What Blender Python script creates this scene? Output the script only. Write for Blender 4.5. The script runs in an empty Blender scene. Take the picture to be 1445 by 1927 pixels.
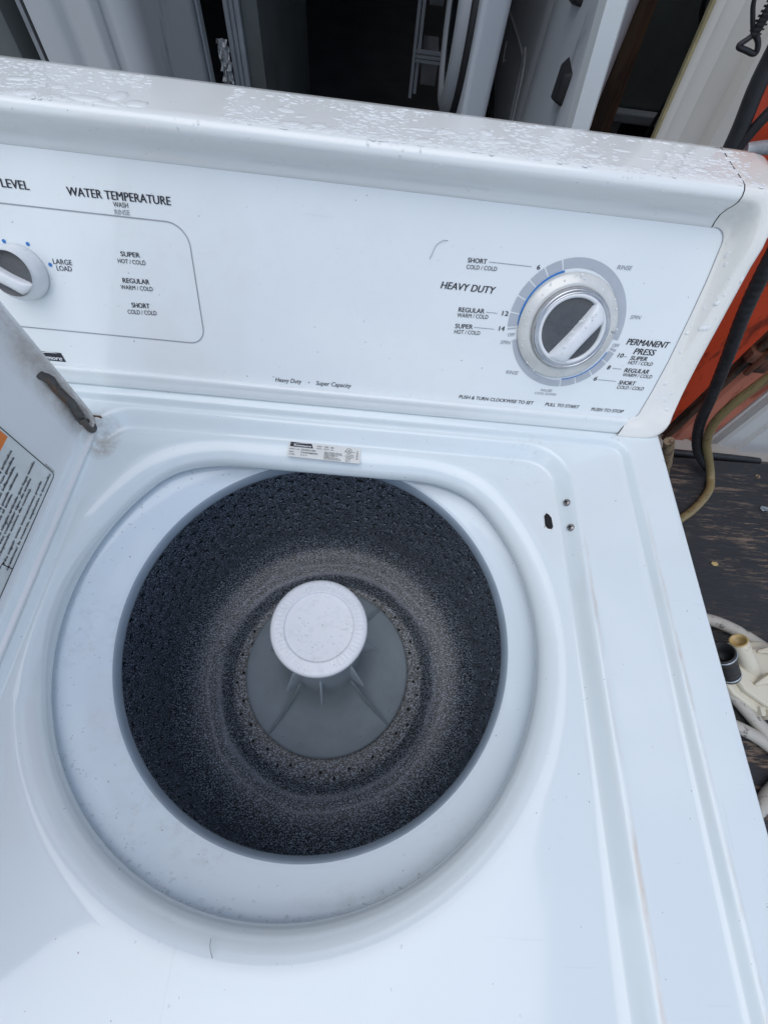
import bpy, bmesh, math, random
from mathutils import Vector, Matrix, noise
random.seed(7)
S = bpy.context.scene
C = S.collection
Z0 = 0.92                      # height of the washer's top above the ground; shapes below are measured from that top

# ------------------------------------------------------------------ camera
cd = bpy.data.cameras.new("camera"); cam = bpy.data.objects.new("camera", cd); C.objects.link(cam)
cam.location = (0.03126, -0.05134, 0.36813 + Z0)
cam.rotation_euler = (0.463147, -0.082242, 0.049242)
cd.sensor_fit = 'HORIZONTAL'; cd.sensor_width = 36; cd.lens = 846.94 / 1445 * 36
cd.clip_start = 0.01; cd.clip_end = 500
S.camera = cam

# ------------------------------------------------------------------ sky, sun, exposure
SUN_EL, SUN_AZ = math.radians(75), math.radians(-150)      # azimuth from +Y, clockwise: sun stands front left
wd = bpy.data.worlds.new("World"); S.world = wd; wd.use_nodes = True
nt = wd.node_tree; bg = nt.nodes["Background"]
sky = nt.nodes.new("ShaderNodeTexSky"); sky.sky_type = 'NISHITA'; sky.sun_disc = False
sky.sun_elevation = SUN_EL; sky.sun_rotation = SUN_AZ
tc = nt.nodes.new("ShaderNodeTexCoord")
mp = nt.nodes.new("ShaderNodeMapping"); mp.inputs['Scale'].default_value = (1, 1, 2.2)
nz = nt.nodes.new("ShaderNodeTexNoise"); nz.inputs['Scale'].default_value = 2.3; nz.inputs['Detail'].default_value = 7; nz.inputs['Roughness'].default_value = .56
rp = nt.nodes.new("ShaderNodeValToRGB"); rp.color_ramp.elements[0].position = .47; rp.color_ramp.elements[1].position = .63
mx = nt.nodes.new("ShaderNodeMix"); mx.data_type = 'RGBA'; mx.inputs['B'].default_value = (7.0, 7.4, 8.0, 1)
nt.links.new(tc.outputs['Generated'], mp.inputs[0]); nt.links.new(mp.outputs[0], nz.inputs['Vector'])
nt.links.new(nz.outputs['Fac'], rp.inputs[0]); nt.links.new(rp.outputs['Color'], mx.inputs['Factor'])
nt.links.new(sky.outputs[0], mx.inputs['A']); nt.links.new(mx.outputs['Result'], bg.inputs[0])
bg.inputs[1].default_value = 0.15
sd = bpy.data.lights.new("sun", 'SUN'); sun = bpy.data.objects.new("sun", sd); C.objects.link(sun)
sd.energy = 0.95; sd.angle = math.radians(55); sd.color = (1, .985, .965)
sv = Vector((math.sin(SUN_AZ) * math.cos(SUN_EL), math.cos(SUN_AZ) * math.cos(SUN_EL), math.sin(SUN_EL)))
sun.rotation_euler = sv.to_track_quat('Z', 'Y').to_euler(); sun.location = (-2, -2, 5)
S.view_settings.view_transform = 'Standard'; S.view_settings.look = 'None'; S.view_settings.gamma = 1
S.view_settings.exposure = 0.13
S.render.engine = 'CYCLES'; S.cycles.max_bounces = 8; S.cycles.transparent_max_bounces = 8; S.cycles.use_denoising = True

# ------------------------------------------------------------------ materials
class NT:
    def __init__(s, name):
        s.m = bpy.data.materials.new(name); s.m.use_nodes = True; s.t = s.m.node_tree
        s.b = s.t.nodes["Principled BSDF"]; s._co = None
    def n(s, typ, **kw):
        o = s.t.nodes.new(typ)
        for k, v in kw.items():
            if k in o.inputs.keys(): o.inputs[k].default_value = v
            else: setattr(o, k, v)
        return o
    def l(s, a, b): s.t.links.new(a, b)
    def co(s):
        if not s._co: s._co = s.n("ShaderNodeNewGeometry").outputs['Position']
        return s._co
    def mapped(s, scale, rot=(0, 0, 0)):
        m = s.n("ShaderNodeMapping"); m.inputs['Scale'].default_value = scale; m.inputs['Rotation'].default_value = rot
        s.l(s.co(), m.inputs[0]); return m.outputs[0]
    def noise(s, scale, detail=4, rough=.55, vec=None, out='Fac'):
        o = s.n("ShaderNodeTexNoise"); o.inputs['Scale'].default_value = scale; o.inputs['Detail'].default_value = detail; o.inputs['Roughness'].default_value = rough
        s.l(vec or s.co(), o.inputs['Vector']); return o.outputs[out]
    def ramp(s, fac, *stops):
        o = s.n("ShaderNodeValToRGB"); e = o.color_ramp.elements
        while len(e) < len(stops): e.new(.5)
        for k, (p, c) in enumerate(stops):
            e[k].position = p; e[k].color = (c, c, c, 1) if not isinstance(c, tuple) else (*c, 1)
        s.l(fac, o.inputs[0]); return o.outputs[0]
    def mix(s, fac, a, b):
        o = s.n("ShaderNodeMix", data_type='RGBA')
        for v, k in ((fac, 'Factor'), (a, 'A'), (b, 'B')):
            if hasattr(v, 'links'): s.l(v, o.inputs[k])
            elif isinstance(v, tuple): o.inputs[k].default_value = (*v, 1)
            else: o.inputs[k].default_value = v
        return o.outputs['Result']
    def math(s, op, a, b=0.0, c=None, clamp=False):
        o = s.n("ShaderNodeMath", operation=op, use_clamp=clamp)
        for k, v in enumerate((a, b, c)):
            if v is None: continue
            if hasattr(v, 'links'): s.l(v, o.inputs[k])
            else: o.inputs[k].default_value = v
        return o.outputs[0]
    def xyz(s):
        o = s.n("ShaderNodeSeparateXYZ"); s.l(s.co(), o.inputs[0]); return o.outputs
    def band(s, v, c0, w):      # 1 at c0, 0 at distance w
        return s.math('SUBTRACT', 1.0, s.math('DIVIDE', s.math('ABSOLUTE', s.math('SUBTRACT', v, c0)), w), clamp=True)
    def bump(s, h, strength=.3, dist=.001):
        o = s.n("ShaderNodeBump"); o.inputs['Strength'].default_value = strength; o.inputs['Distance'].default_value = dist
        s.l(h, o.inputs['Height']); s.l(o.outputs[0], s.b.inputs['Normal'])
    def base(s, c):
        if hasattr(c, 'links'): s.l(c, s.b.inputs['Base Color'])
        else: s.b.inputs['Base Color'].default_value = (*c, 1)
    def rough(s, r):
        if hasattr(r, 'links'): s.l(r, s.b.inputs['Roughness'])
        else: s.b.inputs['Roughness'].default_value = r

def plain(name, col, rough=.4, metal=0, var=.12, scale=40, bump=0):
    m = NT(name); f = m.noise(scale, 5, .6)
    lo = tuple(c * (1 - var) for c in col); hi = tuple(min(1, c * (1 + var)) for c in col)
    m.base(m.mix(m.ramp(f, (.3, 0.0), (.7, 1.0)), lo, hi)); m.rough(m.math('MULTIPLY_ADD', f, .2, rough - .1)); m.b.inputs['Metallic'].default_value = metal
    if bump: m.bump(m.noise(scale * 6, 4), bump, .001)
    return m.m

def scuffed(name, col, mark, amount=.55, scale=14, rough=.4, stretch=(1, 1, .35)):
    m = NT(name); v = m.mapped(stretch)
    a = m.ramp(m.noise(scale, 8, .7, v), (amount, 0.0), (amount + .08, 1.0)); b = m.noise(3, 3)
    c0 = tuple(c * .86 for c in col)
    m.base(m.mix(a, m.mix(b, c0, col), mark)); m.rough(rough); return m.m

def enamel(name, deck=False, col=(.80, .815, .805)):
    m = NT(name)
    big = m.noise(5, 3); fine = m.noise(60, 5, .65)
    grime = m.math('MULTIPLY', m.ramp(big, (.45, 0.0), (.75, 1.0)), m.ramp(fine, (.4, 0.0), (.75, 1.0)))
    c = m.mix(m.math('MULTIPLY', grime, .2), col, (.66, .65, .62))
    if deck:
        X, Y, Z = m.xyz()
        streak = m.ramp(m.noise(55, 6, .7, m.mapped((1, .22, 1))), (.42, 0.0), (.62, 1.0))
        edge1 = m.band(X, .3065, .0032); edge2 = m.band(X, .2440, .0030)
        fade = m.math('MULTIPLY', m.ramp(m.noise(9, 2), (.34, 0.0), (.6, 1.0)), m.ramp(m.math('MULTIPLY_ADD', Y, -1.0, .5), (.28, 0.0), (.5, 1.0)))
        rust = m.math('MULTIPLY', m.math('MULTIPLY', m.math('ADD', edge1, edge2, clamp=True), streak), m.math('MULTIPLY', fade, .62))
        c = m.mix(rust, c, (.46, .29, .16))
        # dirty runs where the lid hinge has bled onto the deck
        d = m.math('POWER', m.math('ADD', m.math('POWER', m.math('SUBTRACT', X, -.2285), 2.0), m.math('POWER', m.math('MULTIPLY', m.math('SUBTRACT', Y, .200), .62), 2.0)), .5)
        d = m.math('ADD', d, m.math('MULTIPLY_ADD', m.noise(42, 4, .6), .030, -.013))
        spot = m.math('SUBTRACT', 1.0, m.math('DIVIDE', d, .018), clamp=True)
        st = m.math('MULTIPLY', m.math('POWER', spot, .6), m.ramp(m.noise(90, 8, .75), (.34, 0.0), (.58, 1.0)))
        c = m.mix(m.math('MULTIPLY', st, .6), c, (.30, .22, .14))
        # corner dirt in the right rear of the lid recess
        d2 = m.math('POWER', m.math('ADD', m.math('POWER', m.math('SUBTRACT', X, .205), 2.0), m.math('POWER', m.math('SUBTRACT', Y, .215), 2.0)), .5)
        st2 = m.math('MULTIPLY', m.math('SUBTRACT', 1.0, m.math('DIVIDE', d2, .035), clamp=True), m.ramp(m.noise(130, 6, .7), (.55, 0.0), (.66, 1.0)))
        c = m.mix(m.math('MULTIPLY', st2, .5), c, (.45, .42, .36))
    scr = m.ramp(m.noise(150, 2, .5, m.mapped((1, .05, 1), (0, 0, .7))), (.735, 0.0), (.745, 1.0))
    scr2 = m.ramp(m.noise(170, 2, .5, m.mapped((.05, 1, 1), (0, 0, .35))), (.74, 0.0), (.75, 1.0))
    c = m.mix(m.math('MULTIPLY', m.math('MAXIMUM', scr, scr2), .09), c, (.5, .5, .5))
    yel = m.ramp(m.noise(13, 6, .7), (.56, 0.0), (.72, 1.0)); c = m.mix(m.math('MULTIPLY', yel, .05), c, (.62, .55, .42))
    specks = m.ramp(m.noise(330, 1, .5), (.795, 0.0), (.81, 1.0))
    c = m.mix(m.math('MULTIPLY', specks, .7), c, (.2, .17, .14))
    m.base(c); m.rough(m.math('MULTIPLY_ADD', fine, .10, .045)); m.b.inputs['Coat Weight'].default_value = .25; m.b.inputs['Coat Roughness'].default_value = .05
    m.bump(m.noise(38, 2), .05, .0012)
    return m.m

M = {}
M['deck'] = enamel('deck_enamel', True, (.73, .80, .815))
M['white'] = enamel('white_enamel')
M['face'] = enamel('panel_enamel', col=(.79, .83, .83))
M['trim'] = enamel('trim_paint', col=(.81, .83, .81))
M['cream'] = enamel('cream_plastic', col=(.81, .80, .75))
def ring_mat():
    mt = enamel('ring_plastic', col=(.74, .83, .88)); t = mt.node_tree; m = NT.__new__(NT); m.m = mt; m.t = t; m.b = t.nodes['Principled BSDF']; m._co = None
    old = m.b.inputs['Base Color'].links[0].from_socket
    dep = m.math('MULTIPLY', m.ramp(m.noise(11, 3), (.52, 0.0), (.66, 1.0)), m.ramp(m.noise(95, 8, .75), (.50, 0.0), (.66, 1.0)))
    m.base(m.mix(m.math('MULTIPLY', dep, .26), old, (.46, .43, .38))); return mt
M['ring'] = ring_mat()
M['ink'] = plain('black_ink', (.012, .013, .02), .45, var=.2)
M['ink_grey'] = plain('grey_ink', (.30, .32, .35), .45, var=.1)
M['ring_grey'] = plain('dial_grey_print', (.43, .46, .50), .3, var=.06)
M['ink_blue'] = plain('blue_ink', (.03, .19, .52), .35, var=.08)
M['ink_white'] = plain('white_ink', (.78, .8, .82), .4, var=.04)
M['label'] = plain('label_paper', (.72, .72, .68), .5, var=.05, scale=60)
M['warning_label'] = plain('warning_paper', (.73, .76, .74), .4, var=.12, scale=30)
M['orange_print'] = plain('orange_print', (.78, .2, .02), .4, var=.06)
M['seam'] = plain('dark_gap', (.03, .03, .03), .8)
M['silver'] = plain('silver_plastic', (.62, .62, .60), .24, .35, var=.1)
M['chrome'] = plain('worn_chrome', (.5, .5, .5), .2, .9, var=.15, scale=90)
M['lens'] = plain('knob_lens', (.085, .088, .092), .28, var=.18, scale=60)
M['skirt'] = plain('knob_skirt_plastic', (.66, .66, .63), .22, .15, var=.06, scale=70)
M['knob'] = plain('knob_white_plastic', (.74, .76, .77), .2, .0, var=.06, scale=70)
M['grey_plastic'] = plain('agitator_grey', (.52, .62, .70), .38, var=.07, scale=30)
M['lip_grey'] = plain('tub_lip_grey', (.27, .33, .39), .35, var=.06, scale=30)
M['dark_metal'] = scuffed('hinge_metal', (.070, .068, .065), (.13, .07, .035), .5, 90, .38)
M['screw'] = plain('screw_steel', (.3, .29, .28), .35, .8, var=.3, scale=300)
M['dark'] = plain('black_gap', (.006, .006, .007), .8)

def cap_mat():
    m = NT('agitator_cap_plastic'); f = m.noise(25, 5, .6)
    st = m.ramp(m.noise(60, 3), (.52, 0.0), (.56, 1.0), (.60, 0.0))
    m.base(m.mix(m.math('MULTIPLY', st, .3), m.mix(f, (.74, .77, .81), (.82, .84, .86)), (.6, .62, .62))); m.rough(.35); return m.m
M['cap'] = cap_mat()

def speckled():
    m = NT('speckled_porcelain'); X, Y, Z = m.xyz()
    big = m.noise(7, 2)
    sp = m.ramp(m.noise(560, 2, .6), (.52, 0.0), (.59, 1.0))
    r = m.math('POWER', m.math('ADD', m.math('POWER', X, 2.0), m.math('POWER', m.math('SUBTRACT', Y, .0429), 2.0)), .5)
    low = m.ramp(m.math('MULTIPLY_ADD', Z, 1.0, 0.0), (.485, 1.0), (.515, 0.0))      # hard-water film on the basket floor
    wob = m.math('MULTIPLY_ADD', m.noise(14, 4), .016, -.008)
    r2 = m.math('ADD', r, wob)
    tide = m.math('MULTIPLY', m.math('ADD', m.band(r2, .182, .0055), m.math('MULTIPLY', m.band(r2, .1985, .0035), .7), clamp=True), m.ramp(m.noise(9, 5), (.30, 0.1), (.52, 1.0)))
    film = m.math('MULTIPLY', low, m.math('MULTIPLY_ADD', tide, 1.0, m.math('MULTIPLY', big, .06)))
    spk = m.math('MULTIPLY', sp, m.math('MULTIPLY_ADD', low, -.12, 1.0))
    c = m.mix(spk, (.022, .027, .034), (.64, .74, .88))
    c = m.mix(m.math('MULTIPLY', film, m.math('MULTIPLY_ADD', sp, .5, .5)), c, (.60, .64, .74))
    m.base(c); m.rough(.32); m.bump(m.noise(420, 2), .25, .0005); return m.m
M['basket'] = speckled()

def water():
    m = NT('water'); t = m.t; b = m.b                      # a film of bright droplets: half clear, half scattering the white under them
    b.inputs['Base Color'].default_value = (.88, .88, .87, 1); b.inputs['Roughness'].default_value = .06; b.inputs['Specular IOR Level'].default_value = .35
    tr = m.n("ShaderNodeBsdfTransparent"); tr.inputs[0].default_value = (.96, .97, .98, 1)
    mx = m.n("ShaderNodeMixShader"); mx.inputs[0].default_value = .26
    m.l(tr.outputs[0], mx.inputs[1]); m.l(b.outputs[0], mx.inputs[2]); m.l(mx.outputs[0], t.nodes["Material Output"].inputs[0]); return m.m
M['water'] = water()
def bead():
    m = NT('rain_bead'); m.base((.79, .81, .80)); m.rough(.04); m.b.inputs['IOR'].default_value = 1.33; return m.m
M['bead'] = bead()

def plywood():
    m = NT('painted_plywood')
    v = m.mapped((.35, 1.4, 1)); v2 = m.mapped((.5, 2.6, 1), (0, 0, .12))
    grain = m.noise(60, 8, .65, v2); patch = m.noise(5.5, 4, .6)
    v3 = m.mapped((.20, 1.5, 1))
    chip = m.math('MULTIPLY', m.ramp(m.noise(46, 10, .78, v3), (.52, 0.0), (.57, 1.0)), m.ramp(patch, (.43, 0.0), (.58, 1.0)))
    wood = m.mix(grain, (.08, .055, .04), (.30, .22, .16))
    paint = m.mix(m.noise(11, 6, .65, v), (.008, .009, .011), (.026, .027, .032))
    pale = m.ramp(m.noise(48, 5, .7), (.69, 0.0), (.72, 1.0))
    c = m.mix(m.math('MULTIPLY', chip, .85), paint, wood); c = m.mix(m.math('MULTIPLY', pale, .5), c, (.22, .23, .26))
    m.base(c); m.rough(m.math('MULTIPLY_ADD', grain, .4, .42)); m.bump(m.math('ADD', grain, m.math('MULTIPLY', chip, -.6)), .6, .003); return m.m
M['plywood'] = plywood()
M['orange'] = scuffed('orange_container_paint', (.60, .068, .024), (.19, .03, .014), .52, 15, .28)
M['orange_pale'] = scuffed('faded_orange_paint', (.55, .19, .12), (.28, .08, .045), .52, 20, .5)
M['rust'] = scuffed('rusty_steel', (.075, .042, .026), (.02, .016, .013), .5, 60, .7)
M['rust_red'] = scuffed('rusty_red_steel', (.15, .058, .034), (.04, .024, .018), .5, 45, .6)
M['board_white'] = scuffed('spotted_white_paint', (.70, .70, .68), (.10, .09, .085), .66, 42, .5, (1, 1, .7))
M['board_tan'] = scuffed('tan_paint_and_shading', (.38, .35, .32), (.16, .13, .11), .6, 40, .6)
M['beige'] = scuffed('beige_paint', (.76, .715, .64), (.36, .33, .29), .62, 16, .55, (1, 1, .25))
M['beige_dark'] = scuffed('beige_paint_greyed', (.37, .355, .33), (.2, .19, .17), .62, 16, .55, (1, 1, .25))
M['post'] = scuffed('white_painted_post', (.86, .89, .88), (.5, .52, .52), .66, 20, .4)
M['post_side'] = M['post']
M['wood'] = scuffed('old_brown_wood', (.085, .052, .026), (.03, .02, .012), .48, 26, .8, (1, 1, .12))
M['machine'] = scuffed('grey_white_steel', (.40, .42, .44), (.20, .21, .22), .62, 12, .35)
M['machine_b'] = scuffed('dusty_white_steel', (.47, .465, .46), (.33, .32, .31), .60, 7, .45)
M['machine_scuffed'] = scuffed('scuffed_white_steel', (.56, .60, .64), (.10, .11, .12), .61, 34, .35)
M['galv'] = scuffed('dusty_zinc_steel', (.50, .52, .53), (.28, .29, .30), .55, 9, .5, (1, 1, .3))
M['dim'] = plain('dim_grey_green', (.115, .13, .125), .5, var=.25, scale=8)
M['frame'] = plain('door_frame_paint', (.30, .33, .36), .35, var=.15, scale=12)
M['glass_dark'] = plain('porthole_glass', (.015, .018, .02), .06, var=.3)
M['rubber'] = plain('black_rubber', (.014, .014, .016), .5, var=.3, scale=60, bump=.2)
M['hose_black'] = plain('black_hose_rubber', (.022, .023, .026), .48, var=.35, scale=60, bump=.3)
M['hose_tan'] = scuffed('tan_vinyl_hose', (.24, .185, .085), (.11, .085, .045), .56, 50, .35)
M['hose_grey'] = scuffed('dirty_grey_hose', (.47, .45, .40), (.13, .12, .105), .56, 55, .55, (1, 1, 1))
M['pump'] = scuffed('yellowed_plastic', (.66, .62, .50), (.36, .28, .15), .60, 40, .4, (1, 1, 1))
M['pump_y'] = plain('amber_plastic', (.50, .37, .16), .4, var=.2, scale=60)
M['clamp'] = plain('clamp_steel', (.42, .47, .50), .3, .7, var=.2, scale=90)
M['brass'] = scuffed('tarnished_brass', (.28, .21, .13), (.09, .06, .04), .5, 130, .45)
M['interior'] = plain('container_interior', (.035, .034, .033), .8, var=.4, scale=6)  # near-black base colour, so the darkness inside the container is partly painted
M['concrete'] = plain('yard_concrete', (.24, .235, .225), .85, var=.25, scale=5, bump=.3)
M['carton'] = plain('grey_carton', (.20, .20, .2), .7, var=.2, scale=12)
M['red'] = plain('red_cord', (.38, .03, .035), .5, var=.2)

# ------------------------------------------------------------------ object helpers
def origin(o):
    p = Vector(o.location)
    while o.parent: o = o.parent; p += Vector(o.location)
    return p
def tag(o, label=None, cat=None, group=None, kind=None):
    for k, v in (('label', label), ('category', cat), ('group', group), ('kind', kind)):
        if v: o[k] = v
    return o
def thing(name, loc, label, cat, group=None):
    o = bpy.data.objects.new(name, None); o.empty_display_size = .05; C.objects.link(o)
    o.location = (loc[0], loc[1], loc[2] + Z0); return tag(o, label, cat, group)
def mesh(name, vs, fs, mats, parent=None, smooth=True, mi=None, at=None, fixn=True):
    """one mesh object from points measured from the washer top"""
    o0 = origin(parent) if parent else (Vector((at[0], at[1], at[2] + Z0)) if at else Vector((0, 0, 0)))
    me = bpy.data.meshes.new(name)
    me.from_pydata([(v[0] - o0.x, v[1] - o0.y, v[2] + Z0 - o0.z) for v in vs], [], fs)
    for m in (mats if isinstance(mats, (list, tuple)) else [mats]): me.materials.append(m)
    if smooth: me.polygons.foreach_set('use_smooth', [True] * len(me.polygons))
    if mi: me.polygons.foreach_set('material_index', mi)
    if fixn:
        bm = bmesh.new(); bm.from_mesh(me); bmesh.ops.recalc_face_normals(bm, faces=bm.faces); bm.to_mesh(me); bm.free()
    o = bpy.data.objects.new(name, me); C.objects.link(o)
    if parent: o.parent = parent
    elif at: o.location = o0
    return o
def sharp(o, deg=35):
    bm = bmesh.new(); bm.from_mesh(o.data)
    for e in bm.edges:
        if len(e.link_faces) == 2 and e.calc_face_angle(0) > math.radians(deg): e.smooth = False
    bm.to_mesh(o.data); bm.free(); return o
class G:                                   # collects points and faces of one mesh
    def __init__(s): s.v = []; s.f = []; s.mi = []
    def add(s, vs, fs, m=0):
        k = len(s.v); s.v += [tuple(v) for v in vs]; s.f += [[i + k for i in f] for f in fs]; s.mi += [m] * len(fs); return s
    def grid(s, rows, closed_u=False, closed_v=False, m=0):   # rows of equal length
        n, w = len(rows), len(rows[0]); vs = [p for r in rows for p in r]; fs = []
        for i in range(n if closed_v else n - 1):
            for j in range(w if closed_u else w - 1):
                a, b = i * w + j, i * w + (j + 1) % w; c, d = ((i + 1) % n) * w + (j + 1) % w, ((i + 1) % n) * w + j
                fs.append([a, b, c, d])
        return s.add(vs, fs, m)
    def fan(s, ring, m=0): return s.add(ring, [list(range(len(ring)))], m)
    def box(s, a, b, m=0):
        x0, y0, z0 = a; x1, y1, z1 = b
        return s.add([(x0, y0, z0), (x1, y0, z0), (x1, y1, z0), (x0, y1, z0), (x0, y0, z1), (x1, y0, z1), (x1, y1, z1), (x0, y1, z1)],
                     [[0, 3, 2, 1], [4, 5, 6, 7], [0, 1, 5, 4], [1, 2, 6, 5], [2, 3, 7, 6], [3, 0, 4, 7]], m)
    def lathe(s, prof, c, ax=Vector((0, 0, 1)), u=None, n=48, cap=False, m=0):
        ax = Vector(ax).normalized(); u = Vector(u) if u else ax.orthogonal(); u = (u - ax * u.dot(ax)).normalized(); w = ax.cross(u); c = Vector(c)
        rows = [[c + ax * h + (u * math.cos(2 * math.pi * k / n) + w * math.sin(2 * math.pi * k / n)) * r for k in range(n)] for r, h in prof]
        s.grid(rows, True, m=m)
        if cap: s.fan(rows[-1], m); s.fan(rows[0], m)
        return s
    def tube(s, pts, r, n=12, sub=6, cap=True, m=0, ridge=0, ridge_n=0):
        P = spline(pts, sub); rows = []; up = None
        for i, p in enumerate(P):
            t = (P[min(i + 1, len(P) - 1)] - P[max(i - 1, 0)]).normalized()
            if up is None: up = t.orthogonal().normalized()
            up = (up - t * up.dot(t)).normalized(); w = t.cross(up)
            rr = r(i / (len(P) - 1)) if callable(r) else r
            if ridge: rr += ridge * math.cos(i * 2 * math.pi / ridge_n)
            rows.append([p + (up * math.cos(2 * math.pi * k / n) + w * math.sin(2 * math.pi * k / n)) * rr for k in range(n)])
        s.grid(rows, True, m=m)
        if cap: s.fan(rows[0], m); s.fan(rows[-1], m)
        return s
    def prism(s, poly, d, m=0):             # closed outline extruded by vector d
        k = len(poly); d = Vector(d); a = [Vector(p) for p in poly]; b = [p + d for p in a]
        return s.add(a + b, [list(range(k)), list(range(2 * k - 1, k - 1, -1))] + [[i, (i + 1) % k, k + (i + 1) % k, k + i] for i in range(k)], m)
    def out(s, name, mats, parent=None, smooth=True, at=None, deg=None, bevel=0, seg=2):
        o = mesh(name, s.v, s.f, mats, parent, smooth, s.mi, at)
        if bevel:
            bm = bmesh.new(); bm.from_mesh(o.data); bmesh.ops.remove_doubles(bm, verts=bm.verts, dist=1e-6)
            ed = [e for e in bm.edges if len(e.link_faces) == 2 and e.calc_face_angle(0) > math.radians(40)]
            bmesh.ops.bevel(bm, geom=ed, offset=bevel, segments=seg, profile=.6, affect='EDGES', clamp_overlap=True)
            for f in bm.faces: f.smooth = smooth
            bm.to_mesh(o.data); bm.free()
        if deg: sharp(o, deg)
        return o
def spline(pts, sub=6):
    P = [Vector(p) for p in pts]
    if len(P) < 3 or sub < 2: return P
    out = []
    for i in range(len(P) - 1):
        a, b, c, d = P[max(i - 1, 0)], P[i], P[i + 1], P[min(i + 2, len(P) - 1)]
        for k in range(sub):
            t = k / sub
            out.append(.5 * (2 * b + (c - a) * t + (2 * a - 5 * b + 4 * c - d) * t * t + (3 * b - a - 3 * c + d) * t ** 3))
    return out + [P[-1]]
def struct(o): o['kind'] = 'structure'; return o

TXT = []
def text(s, o, xd, yd, width, cap, mat, parent, italic=False, bold=0.0, name='lettering', align='LEFT'):
    """flat printing: baseline start o, directions xd / yd, measured width (or None) and capital height"""
    cu = bpy.data.curves.new(name, 'FONT'); cu.body = s; cu.size = 1; cu.shear = .24 if italic else 0; cu.resolution_u = 3
    cu.align_x = align; cu.materials.append(mat)
    ob = bpy.data.objects.new(name, cu); C.objects.link(ob)
    TXT.append((ob, Vector(o), Vector(xd).normalized(), Vector(yd).normalized(), width, cap, parent, bold)); return ob
def finish_text():
    bpy.context.view_layer.update(); dg = bpy.context.evaluated_depsgraph_get()
    for ob, o, xd, yd, width, cap, parent, bold in TXT:
        k = cap / .727
        kx = width / max(ob.dimensions.x, 1e-6) if width else k * .9
        n = xd.cross(yd); base = origin(parent) if parent else Vector((0, 0, 0)); p = o + Vector((0, 0, Z0)) - base
        me = bpy.data.meshes.new_from_object(ob.evaluated_get(dg)); me.name = 'lettering'
        me.transform(Matrix(((xd.x * kx, yd.x * k, n.x * k, p.x), (xd.y * kx, yd.y * k, n.y * k, p.y), (xd.z * kx, yd.z * k, n.z * k, p.z), (0, 0, 0, 1))))
        if bold:                                  # heavier print: the glyphs once more, a hair to either side
            bm = bmesh.new(); bm.from_mesh(me)
            for q in (-1, 1):
                m2 = me.copy(); m2.transform(Matrix.Translation(xd * (bold * q * k) + n * (.00002 * (q + 2)))); bm.from_mesh(m2); bpy.data.meshes.remove(m2)
            bm.to_mesh(me); bm.free()
        nm = ob.name.split('.')[0]; cu = ob.data; bpy.data.objects.remove(ob); bpy.data.curves.remove(cu)
        o2 = bpy.data.objects.new(nm, me); C.objects.link(o2); o2.parent = parent

# ------------------------------------------------------------------ ground and container shell
struct(mesh('ground', [(-60, -60, -.92), (60, -60, -.92), (60, 60, -.92), (-60, 60, -.92)], [[0, 1, 2, 3]], M['concrete'], smooth=False))

# ================================================================== THE WASHER
washer = thing('washing_machine', (0, 0, -.92), 'white top-loading washing machine with its lid standing open, wet with rain', 'washing machine')
CY = .0429                     # the tub axis runs through (0, CY)

# ---- pressed steel top, lofted as rings around the tub opening
NA = 400
ANG = sorted([2 * math.pi * k / NA for k in range(NA)] + [math.atan2(sy, sx) for sx, sy in ()])
OC = (0.0, .04)
def rbox(x0, x1, y0, y1, r):
    cx, cy, hx, hy = (x0 + x1) / 2, (y0 + y1) / 2, (x1 - x0) / 2, (y1 - y0) / 2
    def f(x, y):
        qx, qy = abs(x - cx) - hx + r, abs(y - cy) - hy + r
        return math.hypot(max(qx, 0), max(qy, 0)) + min(max(qx, qy), 0) - r
    return f
def opening(x, y):
    a = math.hypot(x + .009, y - .04) - .2093; b = y - .1955; k = .030
    h = max(k - abs(a - b), 0) / k
    return max(a, b) + h * h * k * .25
def radius(f, a):
    lo, hi = .02, .8
    for _ in range(26):
        m = (lo + hi) / 2
        if f(OC[0] + m * math.cos(a), OC[1] + m * math.sin(a)) < 0: lo = m
        else: hi = m
    return lo
R_open = [radius(opening, a) for a in ANG]
R_floor = [radius(rbox(-.2285, .2285, -.262, .2188, .032), a) for a in ANG]
R_crest = [radius(rbox(-.2425, .2425, -.276, .2335, .040), a) for a in ANG]
R_step0 = [radius(rbox(-.2990, .2990, -.284, .2368, .016), a) for a in ANG]
R_step1 = [radius(rbox(-.3055, .3055, -.287, .2412, .019), a) for a in ANG]
R_edge = [radius(rbox(-.343, .343, -.300, .400, .012), a) for a in ANG]
def ring(rad, z):
    return [(OC[0] + r * math.cos(a), OC[1] + r * math.sin(a), zz) for r, a, zz in zip(rad, ANG, z if isinstance(z, list) else [z] * NA)]
def lerp(A, B, t): return [a + (b - a) * t for a, b in zip(A, B)]
def sm(t): return t * t * (3 - 2 * t)
rows = []
R_lip = [min(a + .024, b - .0008) for a, b in zip(R_open, R_floor)]
ZF, ZM = -.0225, -.0075
rows.append(ring([r + .006 for r in R_open], -.0475)); rows.append(ring([r + .001 for r in R_open], -.0455)); rows.append(ring(R_open, -.0435)); rows.append(ring(R_open, -.041))
for k in range(1, 9):
    t = k / 8; a = t * math.pi / 2
    rows.append(ring(lerp(R_open, R_lip, 1 - math.cos(a)), -.041 + (ZF + .041) * math.sin(a)))
for k in range(1, 7): rows.append(ring(lerp(R_lip, R_floor, k / 7), ZF))
for k in range(0, 13):
    t = k / 12; rows.append(ring(lerp(R_floor, R_crest, t), ZF + (ZM - ZF) * sm(t)))
for k in range(1, 8): rows.append(ring(lerp(R_crest, R_step0, k / 8), ZM))
for k in range(0, 7):
    t = k / 6; rows.append(ring(lerp(R_step0, R_step1, t), ZM - ZM * sm(t)))
R_in = [r - .005 for r in R_edge]
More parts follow.
